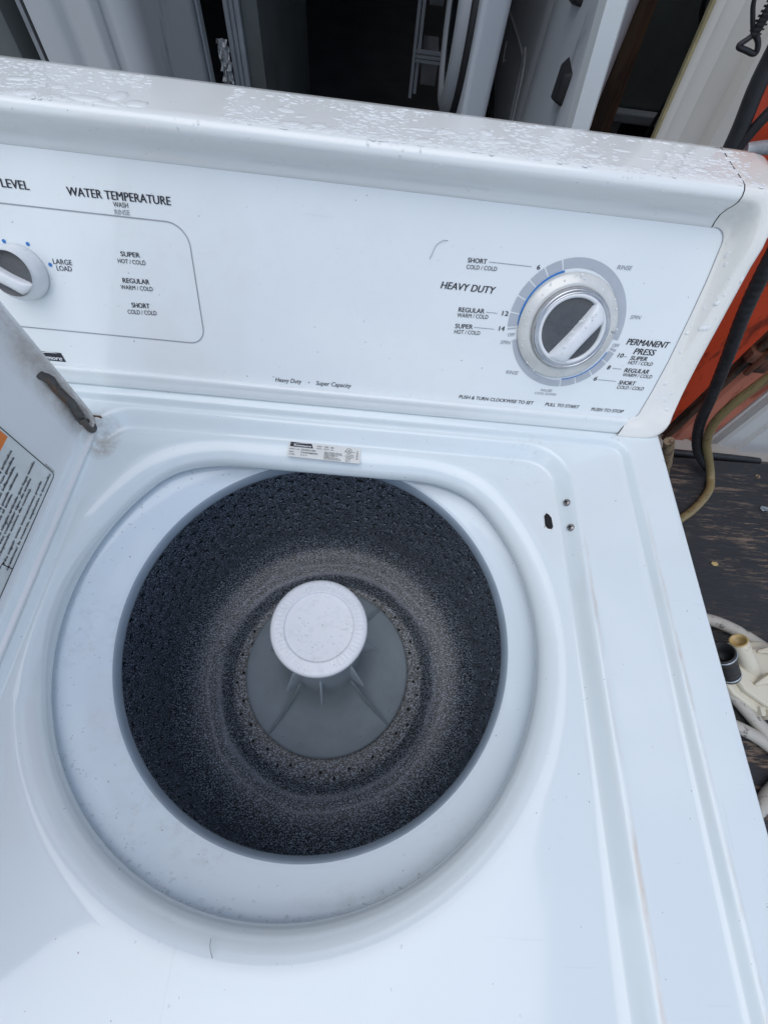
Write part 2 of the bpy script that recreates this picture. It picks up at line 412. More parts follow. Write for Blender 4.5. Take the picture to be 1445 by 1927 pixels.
for k in range(1, 8): rows.append(ring(lerp(R_step1, R_in, k / 7), 0.0))
for k in range(1, 6):
    a = k / 5 * math.pi / 2; rows.append(ring(lerp(R_in, R_edge, math.sin(a)), -.005 * (1 - math.cos(a))))
rows.append(ring(R_edge, -.03)); rows.append(ring(R_edge, -.05)); rows.append(ring([r - .004 for r in R_edge], -.051))
g = G(); g.grid(rows, True); deck = g.out('top_deck', M['deck'], washer)
g = G(); g.box((-.341, -.298, -.90), (-.331, .398, -.0505)); g.box((.331, -.298, -.90), (.341, .398, -.0505))
g.box((-.331, -.298, -.90), (.331, -.288, -.0505)); g.box((-.331, .388, -.90), (.331, .398, -.0505)); g.box((-.331, -.288, -.90), (.331, .388, -.88))
g.out('cabinet', M['white'], washer, smooth=False)
# slot of the lid switch and the two screws beside it
g = G(); c = (.218, .1505)
pl = [(c[0] + x, c[1] + y) for x, y in ((-.0042, -.006), (-.0015, -.0092), (.0026, -.0092), (.0043, -.0062), (.0038, .004), (.0014, .0078), (-.0012, .0090), (-.0040, .0052))]
g.grid([[(c[0] + (x - c[0]) * k, c[1] + (y - c[1]) * k, z) for x, y in pl] for k, z in ((1.1, ZF + .0002), (1.04, ZF + .0007), (.97, ZF + .0004), (.95, ZF + .00015))], True)
g.out('switch_slot_rim', M['white'], washer)
g = G(); g.fan([(c[0] + (x - c[0]) * .97, c[1] + (y - c[1]) * .97, ZF + .0003) for x, y in pl]); g.out('switch_slot', M['dark'], washer, smooth=False)
for (sx, sy, sz) in ((.2350, .1685, -.0135), (.2352, .1410, -.0135)):
    nrm = Vector((-.72, 0, .69)); g = G()
    g.lathe([(.0001, .0016), (.0016, .0016), (.0029, .0011), (.0036, .0002), (.0037, -.002)], (sx, sy, sz), nrm, n=20)
    scr = g.out('screw', M['screw'], washer)
    u = Vector((0, 1, 0)); w = nrm.cross(u).normalized(); g = G(); cc = Vector((sx, sy, sz)) + nrm.normalized() * .0017
    for d, e in ((u, w), (w, u)): g.prism([cc + d * .0022 + e * .0005, cc - d * .0022 + e * .0005, cc - d * .0022 - e * .0005, cc + d * .0022 - e * .0005], nrm.normalized() * .0001)
    g.out('screw_recess', M['dark'], scr, smooth=False)

# ---- tub ring, basket, agitator
g = G()
g.lathe([(.285, -.100), (.275, -.075), (.266, -.056), (.256, -.0500), (.240, -.0490), (.226, -.0515), (.213, -.0560), (.202, -.0615), (.194, -.0662), (.1885, -.0698), (.1860, -.0712), (.1850, -.0722)], (0, CY, 0), n=160)
g.out('tub_ring', M['ring'], washer)
g = G()
g.lathe([(.1852, -.0722), (.1844, -.0724), (.1834, -.0736), (.1824, -.0756), (.1817, -.0787), (.1813, -.0815), (.1816, -.0840), (.19, -.0850)], (0, CY, 0), n=160)
g.out('tub_ring_lip', M['lip_grey'], washer)
# basket wall with its drain holes: every second cell carries an octagonal hole through the steel
def wall_r(z):
    t = (z + .10) / (-.395 + .10); return .248 + .006 * math.sin(max(0, min(1, t)) * math.pi)
NC, NR = 92, 18
g = G(); z0, z1 = -.10, -.398
for i in range(NR):
    for j in range(NC):
        za, zb = z0 + (z1 - z0) * i / NR, z0 + (z1 - z0) * (i + 1) / NR; ta, tb = 2 * math.pi * j / NC, 2 * math.pi * (j + 1) / NC
        def P(u, w, d=0):
            z = za + (zb - za) * (w + 1) / 2; t = ta + (tb - ta) * (u + 1) / 2; r = wall_r(z) + d
            return (r * math.cos(t), CY + r * math.sin(t), z)
        if (i + j) % 2 == 0 and i > 0 and (i * 7 + j) % 12 < 11:
            sq = [(-1, -1), (0, -1), (1, -1), (1, 0), (1, 1), (0, 1), (-1, 1), (-1, 0)]
            oc = [(.48 * math.cos(math.radians(225 + 45 * k)), .44 * math.sin(math.radians(225 + 45 * k))) for k in range(8)]
            g.grid([[P(*q) for q in sq], [P(*(1.28 * Vector(q))) for q in oc], [P(*q, .0020) for q in oc]], True)
            g.grid([[P(*q, .0020) for q in oc], [P(*q, .006) for q in oc]], True, m=1); g.fan([P(*q, .006) for q in oc], 1)
        else:
            g.add([P(-1, -1), P(0, -1), P(1, -1), P(1, 0), P(1, 1), P(0, 1), P(-1, 1), P(-1, 0)], [[0, 1, 2, 3, 4, 5, 6, 7]])
bw = g.out('basket_wall', [M['basket'], M['dark']], washer)
bm = bmesh.new(); bm.from_mesh(bw.data); bmesh.ops.remove_doubles(bm, verts=bm.verts, dist=1e-5); bmesh.ops.recalc_face_normals(bm, faces=bm.faces); bm.to_mesh(bw.data); bm.free()
g = G(); g.lathe([(.31, -.09), (.31, -.40), (.2485, -.10)], (0, CY, 0), n=64); g.out('outer_tub', M['dark'], washer)
g = G()
pf = [(wall_r(-.398), -.398), (.2475, -.412), (.243, -.424), (.234, -.434), (.222, -.441), (.205, -.446), (.188, -.4495), (.178, -.4525), (.171, -.4590), (.166, -.4660), (.160, -.4690), (.11, -.470), (.02, -.470)]
g.lathe(pf, (0, CY, 0), n=128); floor_o = g.out('basket_floor', M['basket'], washer)
for k in range(40):
    a = 2 * math.pi * k / 40 + random.uniform(-.03, .03); r = .1565 if k % 2 else .1475
    G().lathe([(.0001, .0005), (.0019, .0005), (.0024, .0002), (.0028, -.0004)], (r * math.cos(a), CY + r * math.sin(a), -.4692), n=8).out('drain_hole', M['dark'], floor_o)
AX, AY = -.0030, CY + .0096
agit = None
g = G()
g.lathe([(.1374, -.4570), (.1378, -.4530), (.1366, -.4487), (.133, -.4455), (.118, -.4370), (.098, -.4230), (.080, -.4060), (.066, -.385), (.057, -.360), (.052, -.330), (.049, -.30), (.0475, -.20), (.0465, -.130)], (AX, AY, 0), n=96)
agit = g.out('agitator', M['grey_plastic'], washer)
def blade(ang, prof, th):                     # prof: (r, z_low, z_high) stations of a thin radial fin
    u = Vector((math.cos(ang), math.sin(ang), 0)); w = Vector((-u.y, u.x, 0)); g = G(); c = Vector((AX, AY, 0)); rows = []
    for r, a, b in prof:
        rows.append([c + u * r + w * th + Vector((0, 0, a)), c + u * r + w * th * .6 + Vector((0, 0, b - .002)), c + u * r + Vector((0, 0, b)),
                     c + u * r - w * th * .6 + Vector((0, 0, b - .002)), c + u * r - w * th + Vector((0, 0, a))])
    g.grid(rows); g.fan(rows[-1]); return g
for k in range(4):
    a = math.radians(-128 + 90 * k)
    blade(a, [(.047, -.36, -.310), (.058, -.40, -.330), (.070, -.42, -.356), (.085, -.43, -.382), (.105, -.44, -.4075), (.122, -.45, -.4245), (.1345, -.455, -.4385)], .0021).out('vane', M['grey_plastic'], agit)
for k in range(8):
    a = math.radians(-86 + 45 * k + (4 if k % 2 else 0))
    blade(a, [(.045, -.295, -.190), (.052, -.288, -.205), (.060, -.280, -.228), (.068, -.268, -.250), (.0705, -.262, -.256)], .0019).out('fin', M['grey_plastic'], agit)
g = G()
pr = [(.0001, -.1208), (.0355, -.1208), (.0366, -.1206), (.0369, -.1196), (.0376, -.1190), (.0386, -.1190)]
g.lathe(pr, (AX, AY, 0), n=120)
rows = []                                     # ribbed margin of the cap
NB = 240
for r, h, amp in ((.0386, -.1190, 0), (.0396, -.1190, .0004), (.0462, -.1193, .0004), (.0470, -.1194, 0)):
    rows.append([(AX + r * math.cos(2 * math.pi * k / NB), AY + r * math.sin(2 * math.pi * k / NB), h - (amp if k % 4 == 0 else 0)) for k in range(NB)])
g.grid(rows, True)
g.lathe([(.0470, -.1194), (.0494, -.1198), (.0510, -.1208), (.0518, -.1226), (.0520, -.1262), (.0512, -.1270), (.0512, -.1290), (.0517, -.1296), (.0517, -.1310), (.0500, -.1335), (.046, -.135)], (AX, AY, 0), n=120)
g.out('agitator_cap', M['cap'], agit)

# ---- console: face plane tilts back by 0.55 rad from the seam at y = .249
TI = .55; UP = Vector((0, math.sin(TI), math.cos(TI))); NF = Vector((0, -math.cos(TI), math.sin(TI))); FO = Vector((0, .249, 0))
def F(x, s, h=0.0): return FO + Vector((x, 0, 0)) + UP * s + NF * h
g = G()
EDGE = [(.0, .3060), (.0199, .3067), (.0268, .3090), (.0468, .3125), (.077, .3163), (.121, .3192), (.148, .3203), (.176, .3200)]
def ex(s):                                     # the panel's right edge bows outwards
    for (s0, x0), (s1, x1) in zip(EDGE[:-1], EDGE[1:]):
        if s <= s1: return x0 + (x1 - x0) * max(0, s - s0) / (s1 - s0)
    return EDGE[-1][1]
rt = [(.3005 + .0085 * math.sin(a), .0268 - .0085 * math.cos(a)) for a in [k * .2618 for k in range(0, 7)]]
rt += [(ex(q), q) for q in (.036, .0468, .062, .077, .099, .121, .135, .148, .162)]
rt += [(.309 + .011 * math.cos(a), .176 + .011 * math.sin(a)) for a in [k * .2618 for k in range(0, 7)]]
poly = rt + [(-x, q) for x, q in reversed(rt)]
g.fan([F(x, s, .0) for x, s in poly]); g.grid([[F(x, s, 0) for x, s in poly], [F(x, s, -.004) for x, s in poly]], True)
panel = g.out('control_panel', M['face'], washer, smooth=False)
g = G()
pb = [(.0014, -.012), (.0014, .0010), (.0035, .0024), (.0088, .0026), (.0120, .0034), (.0148, .0046), (.0168, .0044), (.0182, .0026), (.0188, .0004), (.0190, -.004)]
xs = [-.296, -.2955] + [-.29 + .58 * k / 20 for k in range(21)] + [.2925, .293]
g.grid([[F(x + .006 * (s / .019) * (1 if x > 0 else -1) * (abs(x) > .2), s, h) for x in xs] for s, h in pb]); g.fan([F(.299 if 0 else .293 + .006 * (s / .019), s, h) for s, h in pb])
g.out('lower_trim', M['face'], washer)
PT = [(0, -.0012), (.0008, .0002), (.004, .0008), (.009, .0040), (.0125, .0100), (.0145, .0160), (.0170, .0203), (.0205, .0224), (.0245, .0220), (.0280, .0196), (.0310, .0150), (.0420, -.0050), (.0555, -.0285), (.0575, -.0325), (.0560, -.0365), (.048, -.041), (-.10, -.131)]
PR = [(0, -.0012), (.0006, .0002), (.003, .0008), (.0065, .0040), (.0095, .0100), (.0115, .0160), (.0140, .0203), (.0180, .0224), (.0245, .0222), (.0285, .0208), (.0310, .0180), (.0322, .0120), (.0325, -.01), (.0325, -.0325), (.0325, -.0365), (.0325, -.041), (.0325, -.131)]
g = G(); g.grid([[F(x, .187 + d, h) for x in [-.306 + .612 * k / 30 for k in range(31)]] for d, h in PT]); trim = g.out('top_trim', M['trim'], washer)
def end_cap(sg):
    g = G(); rows = []
    def hs(s): return max(.02, min(1, (-.008 + .17 * s) / .0238))
    def stn(cx, cs, ph, k):
        row = []
        for h_i, ((dt, ht), (dr, hr)) in enumerate(zip(PT, PR)):
            wr = (.345 - cx) / .0325; e_ = .62 if dt < .026 or h_i > 15 else .2; sn, cn = max(0, math.sin(ph)) ** e_, max(0, math.cos(ph)) ** e_
            h = ht * (1 - ph / (math.pi / 2)) + hr * ph / (math.pi / 2)
            if h > 0: h *= k
            row.append(F(sg * (cx + dr * wr * sn), cs + dt * cn, h))
        return row
    rows.append(stn(.3063, .187, 0, 1))
    for j in range(0, 13): rows.append(stn(.309 + .011 * math.sin(j / 12 * math.pi / 2), .176 + .011 * math.cos(j / 12 * math.pi / 2), j / 12 * math.pi / 2, 1))
    for s in (.162, .148, .135, .121, .099, .077, .062, .0468, .036, .0268): rows.append(stn(ex(s), s, math.pi / 2, hs(s)))
    for j in range(1, 9):                     # foot of the cap under the panel corner
        a = j / 8 * math.pi / 2; row = []
        cx, cs = .3005 + .0085 * math.cos(a), .0268 - .0085 * math.sin(a)
        for dr, hr in PR:
            h = hr * (.16 if hr > 0 else 1); sn, cn = math.sin(a) ** .55 if a > 0 else 0, max(0, math.cos(a)) ** .55
            row.append(F(sg * (cx + dr * (.345 - cx) / .0325 * cn), cs - dr / .0325 * .0205 * sn, h))
        rows.append(row)
    rows.append([F(sg * (.2935 + .0055 * (1 - dr / .0325)), .0188 - dr / .0325 * .0205, hr * (.16 if hr > 0 else 1)) for dr, hr in PR])
    g.grid(rows); return g.out('end_cap', M['cream'], washer)
end_cap(1); end_cap(-1)
g = G(); g.box((-.336, .40, -.02), (.336, .4035, .178)); g.out('console_back', M['white'], washer, smooth=False)
# dark hairline between trim and end caps
for sg in (1, -1):
    g = G(); g.grid([[F(sg * .30575, .187 + d, h + .0002), F(sg * .3066, .187 + d, h + .00034)] for d, h in PT[:15]]); g.out('seam', M['seam'], washer)

g = G(); e_ = rt[3:]; n_ = len(e_); g.grid([[F(x, s_, .00025) for x, s_ in e_], [F(x + .0008, s_ + (.0006 if i > n_ - 5 else 0), .00025) for i, (x, s_) in enumerate(e_)]]); g.out('panel_seam', M['ink_grey'], panel, False)
# printing on the panel: (text, left x, left s, right x, right s, cap height in mm, style)
TEXTS = [('WATER TEMPERATURE',-227.1,158.2,-144.5,159.3,6.2,'m'),('WASH',-191.7,153.8,-179.7,154.2,3.7,'r'),('RINSE',-192.0,148.5,-179.8,149.1,3.8,'g'),
('SUPER',-193.3,118.1,-177.1,118.5,3.9,'m'),('HOT / COLD',-196.9,112.7,-173.3,113.1,3.5,'r'),('REGULAR',-196.0,97.2,-172.8,98.0,4.1,'m'),('WARM / COLD',-198.5,91.8,-170.3,92.7,3.7,'r'),
('SHORT',-191.8,77.3,-175.9,77.8,4.3,'m'),('COLD / COLD',-196.5,71.4,-170.5,72.6,3.9,'r'),('LARGE',-253.3,106.5,-237.3,106.9,4.2,'r'),('LOAD',-251.5,101.5,-238.6,101.9,4.2,'r'),
('Heavy Duty',-64.0,21.6,-38.0,22.0,4.4,'i'),('Super Capacity',-23.7,22.1,11.4,22.5,4.4,'i'),('SHORT',106.1,142.2,122.8,142.5,3.8,'m'),('COLD / COLD',105.9,137.2,132.9,138.0,3.4,'r'),
('6',167.4,142.6,170.2,142.6,3.8,'m'),('HEAVY DUTY',85.5,119.8,135.0,119.9,5.9,'mi'),('REGULAR',105.2,102.1,128.9,102.9,4.1,'m'),('WARM / COLD',105.1,97.6,133.9,98.6,3.6,'r'),('12',144.6,102.8,150.3,102.9,4.2,'m'),
('SUPER',104.8,87.9,121.1,88.6,4.1,'m'),('HOT / COLD',104.7,83.2,129.0,84.1,3.6,'r'),('14',144.9,89.6,150.0,89.7,4.2,'m'),('OFF',155.3,85.4,161.6,85.6,3.5,'gi'),('SPIN',149.9,78.0,159.8,78.4,3.5,'gi'),
('RINSE',161.7,51.1,174.3,51.1,3.6,'gi'),('PAUSE',200.6,37.2,212.6,37.5,2.6,'gi'),('COOL DOWN',195.5,33.8,217.4,34.1,2.6,'gi'),('RINSE',237.2,149.5,250.6,149.8,3.5,'gi'),('SPIN',264.3,111.3,274.5,111.7,3.4,'gi'),
('OFF',256.7,85.5,263.5,85.5,3.5,'gi'),('PERMANENT',269.3,89.0,310.7,89.5,5.8,'mi'),('PRESS',279.2,81.1,300.3,81.5,5.8,'mi'),('10',264.3,76.7,270.0,76.8,4.1,'mi'),('SUPER',278.3,75.6,294.8,75.9,4.0,'mi'),
('HOT / COLD',277.7,71.4,302.4,71.9,3.5,'ri'),('8',259.3,64.6,262.3,64.6,4.2,'mi'),('REGULAR',276.9,63.7,301.3,64.2,4.1,'mi'),('WARM / COLD',277.1,59.5,306.3,60.1,3.5,'ri'),('6',249.6,52.8,252.8,52.8,4.3,'mi'),
('SHORT',275.9,51.5,293.2,51.8,4.1,'mi'),('COLD / COLD',275.8,47.1,303.1,47.8,3.5,'ri'),('PUSH & TURN CLOCKWISE TO SET',120.2,22.4,197.4,23.0,3.5,'bi'),('PULL TO START',209.4,23.1,245.1,23.3,3.5,'bi'),('PUSH TO STOP',257.8,22.5,291.8,23.0,3.5,'bi'),
('WATER LEVEL',-311.0,158.6,-256.9,158.8,6.2,'m')]
XD = Vector((1, 0, 0))
for t, xa, sa, xb, sb, cap, stl in TEXTS:
    a, b = F(xa / 1000, sa / 1000, .00045), F(xb / 1000, sb / 1000, .00045)
    text(t, a, b - a, UP, (b - a).length, cap / 1000, M['ink_grey' if 'g' in stl else 'ink'], panel, 'i' in stl, .022 if 'm' in stl else (.014 if 'b' in stl else .006))
def strip(pts, w, h=.0004, closed=False):       # a flat printed line on the panel
    n = len(pts); ra, rb = [], []
    for i, p in enumerate(pts):
        q0, q1 = (pts[i - 1], pts[(i + 1) % n]) if closed else (pts[max(i - 1, 0)], pts[min(i + 1, n - 1)])
        t = Vector((q1[0] - q0[0], q1[1] - q0[1])).normalized(); m = Vector((-t.y, t.x)) * w / 2
        ra.append(F(p[0] + m.x, p[1] + m.y, h)); rb.append(F(p[0] - m.x, p[1] - m.y, h))
    return G().grid([ra, rb], closed)
def arc(cx, cs, r, a0, a1, n=40): return [(cx + r * math.cos(math.radians(a0 + (a1 - a0) * k / n)), cs + r * math.sin(math.radians(a0 + (a1 - a0) * k / n))) for k in range(n + 1)]
for xa, sa, xb, sb in ((125.1, 144.2, 162.8, 144.2), (131, 104.2, 141.5, 104.2), (122.5, 90.2, 141.7, 90.4), (271.9, 77.9, 275.1, 77.9), (264.7, 66.1, 274, 66.1), (254.8, 54, 273.2, 54)):
    strip([(xa / 1000, sa / 1000), (xb / 1000, sb / 1000)], .0005).out('leader_line', M['ink_grey'], panel, False)
bx = [(-.33, .1475)] + arc(-.1495, .1295, .018, 90, 0, 12) + arc(-.1425, .0645, .0135, 0, -90, 12) + [(-.33, .0505)]
bx = [(x - (.0012 * (s - .05) / .1 if x > -.2 else 0), s) for x, s in bx]
strip(bx, .0009).out('frame_line', M['ink_grey'], panel, False)
def band(cx, cs, r0, r1, a0, a1, name, mat, h=.0003, n=40):
    A, B = arc(cx, cs, r0, a0, a1, n), arc(cx, cs, r1, a0, a1, n)
    return G().grid([[F(*p, h) for p in A], [F(*p, h) for p in B]]).out(name, mat, panel, False)
gap = .7
def bands(cx, cs, r0, r1, cuts):
    for a, b in zip(cuts[:-1], cuts[1:]): band(cx, cs, r0, r1, a - (gap if a > b else -gap), b + (gap if a > b else -gap), 'dial_segment', M['ring_grey'])
uc = (.2073, .1013)
bands(*uc, .046, .0541, [191.5, 188.5, 174.5, 159, 143, 127, 110.5, -11])
lc = (.2116, .0958)
bands(*lc, .0462, .0524, [194, 278, 295, 313, 331, 343, 347])
st = strip(arc(*uc, .0447, 187, 109, 30), .0017, .0006).out('dial_arc', M['ink_blue'], panel, False)
strip(arc(*lc, .0453, 279, 340, 30), .0009, .0006).out('dial_arc', M['ink_blue'], panel, False)
def dot(x, s, r, mat): G().fan([F(x + r * math.cos(k * .5236), s + r * math.sin(k * .5236), .0004) for k in range(12)]).out('print_dot', mat, panel, False)
for x, s in ((-.2901, .1199), (-.2706, .1197), (-.2560, .1055)): dot(x, s, .0016, M['ink_blue'])
dot(-.0304, .0238, .0008, M['ink_grey'])
def logo(P, w, h, parent, xd, yd):             # black slanted badge, a swoosh and the maker's name in white
    g = G(); g.fan([P(0, 0), P(w, 0), P(w - .08 * w, h), P(-.0 * w, h)]); g.out('badge', M['ink'], parent, False)
    top, bot = [], []
    for k in range(17):
        t = k / 16; x = w * (.04 + .80 * t); y = h * (.60 + .26 * math.sin(t * 2.3) ** 1.2 + (.10 * t * t))
        th = h * .10 * math.sin(math.pi * min(1, t * 1.02)) ** .8 * (.4 + t)
        top.append(P(x, min(y + th, h * .99), .0001)); bot.append(P(x, min(y, h * .985), .0001))
    g = G(); g.grid([top, bot]); g.out('badge_swoosh', M['ink_white'], parent, False)
    text('Kenmore', P(w * .14, h * .14, .00015), xd, yd, w * .76, h * .50, M['ink_white'], parent, True, .035)
logo(lambda x, y, h=0: F(-.2990 + x, .0213 + y, .0004 + h), .0340, .0082, panel, XD, UP)
# stray hair stuck to the wet panel
def hair(pts, r, parent): G().tube(pts, r, 5, 5).out('stuck_hair', M['ink_grey'], parent)
hair([F(.073, .1415, .0006), F(.0755, .148, .0009), F(.077, .152, .0006), F(.082, .156, .001), F(.0865, .1565, .0006)], .00022, panel)
hair([(-.0425, -.1715, -.0215), (-.0420, -.176, -.0213), (-.0395, -.181, -.0215)], .0003, washer)

# timer dial
def knob(name, kc, body, R, inner, grip_ang, tall):
    base = F(*kc); k = G()
    if body:
        k.lathe([(R, .0008), (R + .0004, .0025), (R - .0006, .0040), (R - .003, .0050), (inner + .004, .0078), (inner + .0012, .0086), (inner + .0004, .0076)], base, NF, XD, n=96)
    else: k.lathe([(R, .0005), (R + .0006, .004), (R, .010), (R - .002, .0145), (R - .004, .0165), (inner, .0172)], base, NF, XD, n=72)
    root = k.out(name, M['skirt' if body else 'knob'], washer)
    if body:
        G().lathe([(inner + .0005, .0050), (inner + .0005, .0105), (inner, .0135), (inner - .001, .0150), (inner - .0024, .0152), (inner - .003, .0140), (inner - .0036, .0150), (inner - .005, .0150), (inner - .0055, .0130)], base, NF, XD, n=96).out('knob_rim', M['chrome'], root)
    z = .0132 if body else .0140; ri = inner - .0050 if body else inner
    G().lathe([(ri + .0005, z + .001), (ri - .004, z - .0008), (ri * .5, z - .0012), (.0001, z - .0012)], base, NF, XD, n=72).out('knob_lens', M['lens'], root)
    if body: G().lathe([(ri + .0006, z), (ri + .0004, z + .0018), (ri - .0012, z + .0022), (ri - .0026, z + .0012), (ri - .003, z - .0010)], base, NF, XD, n=96).out('knob_ring', M['knob'], root)
    # the grip: a bar across the knob with rounded, waisted flanks
    ga = math.radians(grip_ang); u = XD * math.cos(ga) + UP * math.sin(ga); w = -XD * math.sin(ga) + UP * math.cos(ga); rows = []
    L = ri - .0004
    for q in range(25):
        x = -L + 2 * L * q / 24; lim = math.sqrt(max(L * L - x * x, 1e-8)); e = 1 - abs(x / L) ** 4
        off = -.0092 if body else -.0066
        half = (.0085 if body else .0062) + .0016 * abs(x / L) ** 2
        a, b = max(off - half, -lim), min(off + half, lim)
        a, b = min(a, b - .0002), b
        row = []
        for cpt, hh in ((0, 0), (.06, .45), (.16, .85), (.32, 1), (.5, 1.03), (.68, 1), (.84, .85), (.94, .45), (1, 0)):
            row.append(base + u * x + w * (a + (b - a) * cpt) + NF * (z - .0012 + (tall * (.35 + .65 * e)) * hh))
        rows.append(row)
    gg = G(); gg.grid(rows); gg.fan(rows[0]); gg.fan(rows[-1]); gg.out('knob_grip', M['knob'], root)
    return root
tk = knob('timer_knob', (.2085, .0985), True, .0455, .0345, 58, .0085)
lk = knob('load_knob', (-.2815, .0970), False, .0215, .0178, -25, .0060)
g = G(); m_ = F(.2085 + .041, .0985 + .0005, .0066); g.prism([m_ - XD * .0035 - UP * .0012, m_ + XD * .003 - UP * .0008, m_ + XD * .003 + UP * .0010, m_ - XD * .0035 + UP * .0012], NF * .0003); g.out('knob_pointer', M['ink_grey'], tk, False)

# ---- rating label on the rear of the recess
lx0, lx1, ly0, ly1 = -.0480, .0262, .2000, .2186
def RL(u, w, h=0): return Vector((lx0 + (lx1 - lx0) * u, ly0 + (ly1 - ly0) * w - .0018 * (u), ZF + .00065 + h))
g = G(); rc = [(.02 + .02 * math.cos(a) * -1, .08 - .08 * math.sin(a)) for a in (0, .8, 1.57)] + [(.98 + .02 * math.sin(a), .08 - .08 * math.cos(a)) for a in (0, .8, 1.57)] + [(.98 + .02 * math.cos(a), .92 + .08 * math.sin(a)) for a in (0, .8, 1.57)] + [(.02 - .02 * math.sin(a), .92 + .08 * math.cos(a)) for a in (0, .8, 1.57)]
g.fan([RL(*q) for q in rc]); g.grid([[RL(*q) for q in rc], [RL(*q, -.0005) for q in rc]], True); rlab = g.out('rating_label', M['label'], washer, False)
LX, LY = (RL(1, 0) - RL(0, 0)).normalized(), Vector((0, 1, 0))
logo(lambda x, y, h=0: RL(.022, .66, .0003 + h) + LX * x + LY * y, .0235, .0055, rlab, LX, LY)
for s, u, w, wd, cp in (('MOD 110.', .02, .47, .010, .0013), ('22432100', .175, .46, .0150, .0019), ('SER.', .02, .29, .005, .0013), ('CM4768592', .175, .28, .0175, .0019), ('TYPE', .02, .12, .006, .0013), ('111', .175, .11, .0055, .0019),
                        ('10.0', .385, .80, .0046, .0017), ('AMPS', .385, .66, .0050, .0011), ('120', .485, .80, .0040, .0017), ('VOLTS', .48, .66, .0060, .0011), ('60', .58, .80, .0030, .0017), ('Hz', .585, .66, .0025, .0012),
                        ('MFD. UNDER ONE OR', .50, .47, .0175, .0011), ('MORE OF THE U.S. PATENTS', .50, .385, .0185, .0011), ('SEARS, ROEBUCK', .50, .30, .0140, .0011), ('AND CO.', .50, .215, .0110, .0011), ('HOFFMAN ESTATES, IL', .50, .13, .0165, .0011), ('CHICAGO ILLINOIS USA', .50, .045, .0175, .0011),
                        ('c', .775, .66, .0012, .0014), ('us', .885, .66, .0026, .0012), ('LISTED', .80, .46, .0075, .0010), ('CLOTHES WASHER', .78, .36, .0100, .0009), ('E10054', .81, .27, .0060, .0010)):
    text(s, RL(u, w, .0003), LX, LY, wd, cp, M['ink'], rlab, False, .02)
g = G(); cc = RL(.835, .74, .0003); g.grid([[cc + (LX * math.cos(a) + LY * math.sin(a)) * r for a in [k * .2618 for k in range(24)]] for r in (.0028, .0032)], True); g.out('listing_mark', M['ink'], rlab, False)
text('UL', RL(.812, .66, .0003), LX, LY, .0036, .0028, M['ink'], rlab, False, .01)
text('8530203', RL(.965, .22, .0003), LY, -LX, .0110, .0015, M['ink'], rlab)
g = G(); q = [(.80, .05), (.86, .05), (.86, .24), (.80, .24)]
g.grid([[RL(.83 + (u - .83) * k, .145 + (w - .145) * k, .0003) for u, w in q] for k in (1, .86)], True); g.add([RL(.81, .07, .0003), RL(.815, .07, .0003), RL(.853, .22, .0003), RL(.848, .22, .0003)], [[0, 1, 2, 3]]); g.out('service_mark', M['ink'], rlab, False)

# ---- lid, hinged along the left edge of the recess and standing upright
LA = math.radians(2); LW = Vector((-math.sin(LA), 0, math.cos(LA))); LN = Vector((math.cos(LA), 0, math.sin(LA))); LO = Vector((-.234, 0, -.016))
def LP(y, w, h=0.0): return LO + Vector((0, y, 0)) + LW * w + LN * h
def rrect(y0, y1, w0, w1, r, n=8):
    out = []
    for cy, cw, a0 in ((y1 - r, w0 + r, -90), (y1 - r, w1 - r, 0), (y0 + r, w1 - r, 90), (y0 + r, w0 + r, 180)):
        out += [(cy + r * math.cos(math.radians(a0 + 90 * k / n)), cw + r * math.sin(math.radians(a0 + 90 * k / n))) for k in range(n + 1)]
    return out
def lring(i, h, r): return [LP(y, w, h) for y, w in rrect(-.250 + i, .2165 - i, .0 + i, .455 - i, r)]
g = G()
pr = [(.030, -.0185, .01), (.004, -.0180, .02), (.0012, -.0165, .0205), (.0, -.0135, .021), (0, -.0012, .021), (.0005, .0, .0205), (.0012, .0003, .020), (.0036, .0003, .0195), (.0042, -.0004, .019), (.0046, -.0055, .0185), (.0062, -.0080, .018), (.010, -.0098, .015), (.018, -.0108, .012), (.030, -.0110, .01), (.10, -.0110, .01)]
rows = [lring(*p) for p in pr]; g.grid(rows, True); g.fan(rows[0]); g.fan(rows[-1])
def lid_mat():
    m = NT('lid_enamel'); X, Y, Z = m.xyz()
    fine = m.noise(60, 7, .7)
    zr = m.math('SUBTRACT', Z, .92)
    # grime bled out of the hinge bracket along the rear margin
    dY = m.math('SUBTRACT', 1.0, m.math('DIVIDE', m.math('ABSOLUTE', m.math('SUBTRACT', Y, .2085)), .021), clamp=True)
    dZ = m.math('SUBTRACT', 1.0, m.math('DIVIDE', m.math('ABSOLUTE', m.math('SUBTRACT', zr, .032)), .085), clamp=True)
    st = m.math('MULTIPLY', m.math('MULTIPLY', dY, m.math('POWER', dZ, .6)), m.ramp(fine, (.28, .15), (.62, 1.0)))
    hem = m.math('ADD', m.math('MULTIPLY', m.band(Y, .2118, .0028), m.ramp(zr, (.0, 1.0), (.16, .25))), m.math('MULTIPLY', m.band(zr, -.0098, .0011), .6), clamp=True)
    st = m.math('MAXIMUM', st, m.math('MULTIPLY', hem, m.ramp(m.noise(80, 6, .7), (.3, .1), (.6, 1.0))))
    c = m.mix(m.math('MULTIPLY', st, .95), m.mix(m.noise(6, 3), (.74, .765, .78), (.80, .82, .83)), (.30, .225, .15))
    m.base(c); m.rough(.22); m.bump(m.noise(30, 2), .05, .001); return m.m
lid = g.out('lid', lid_mat(), washer, deg=50)
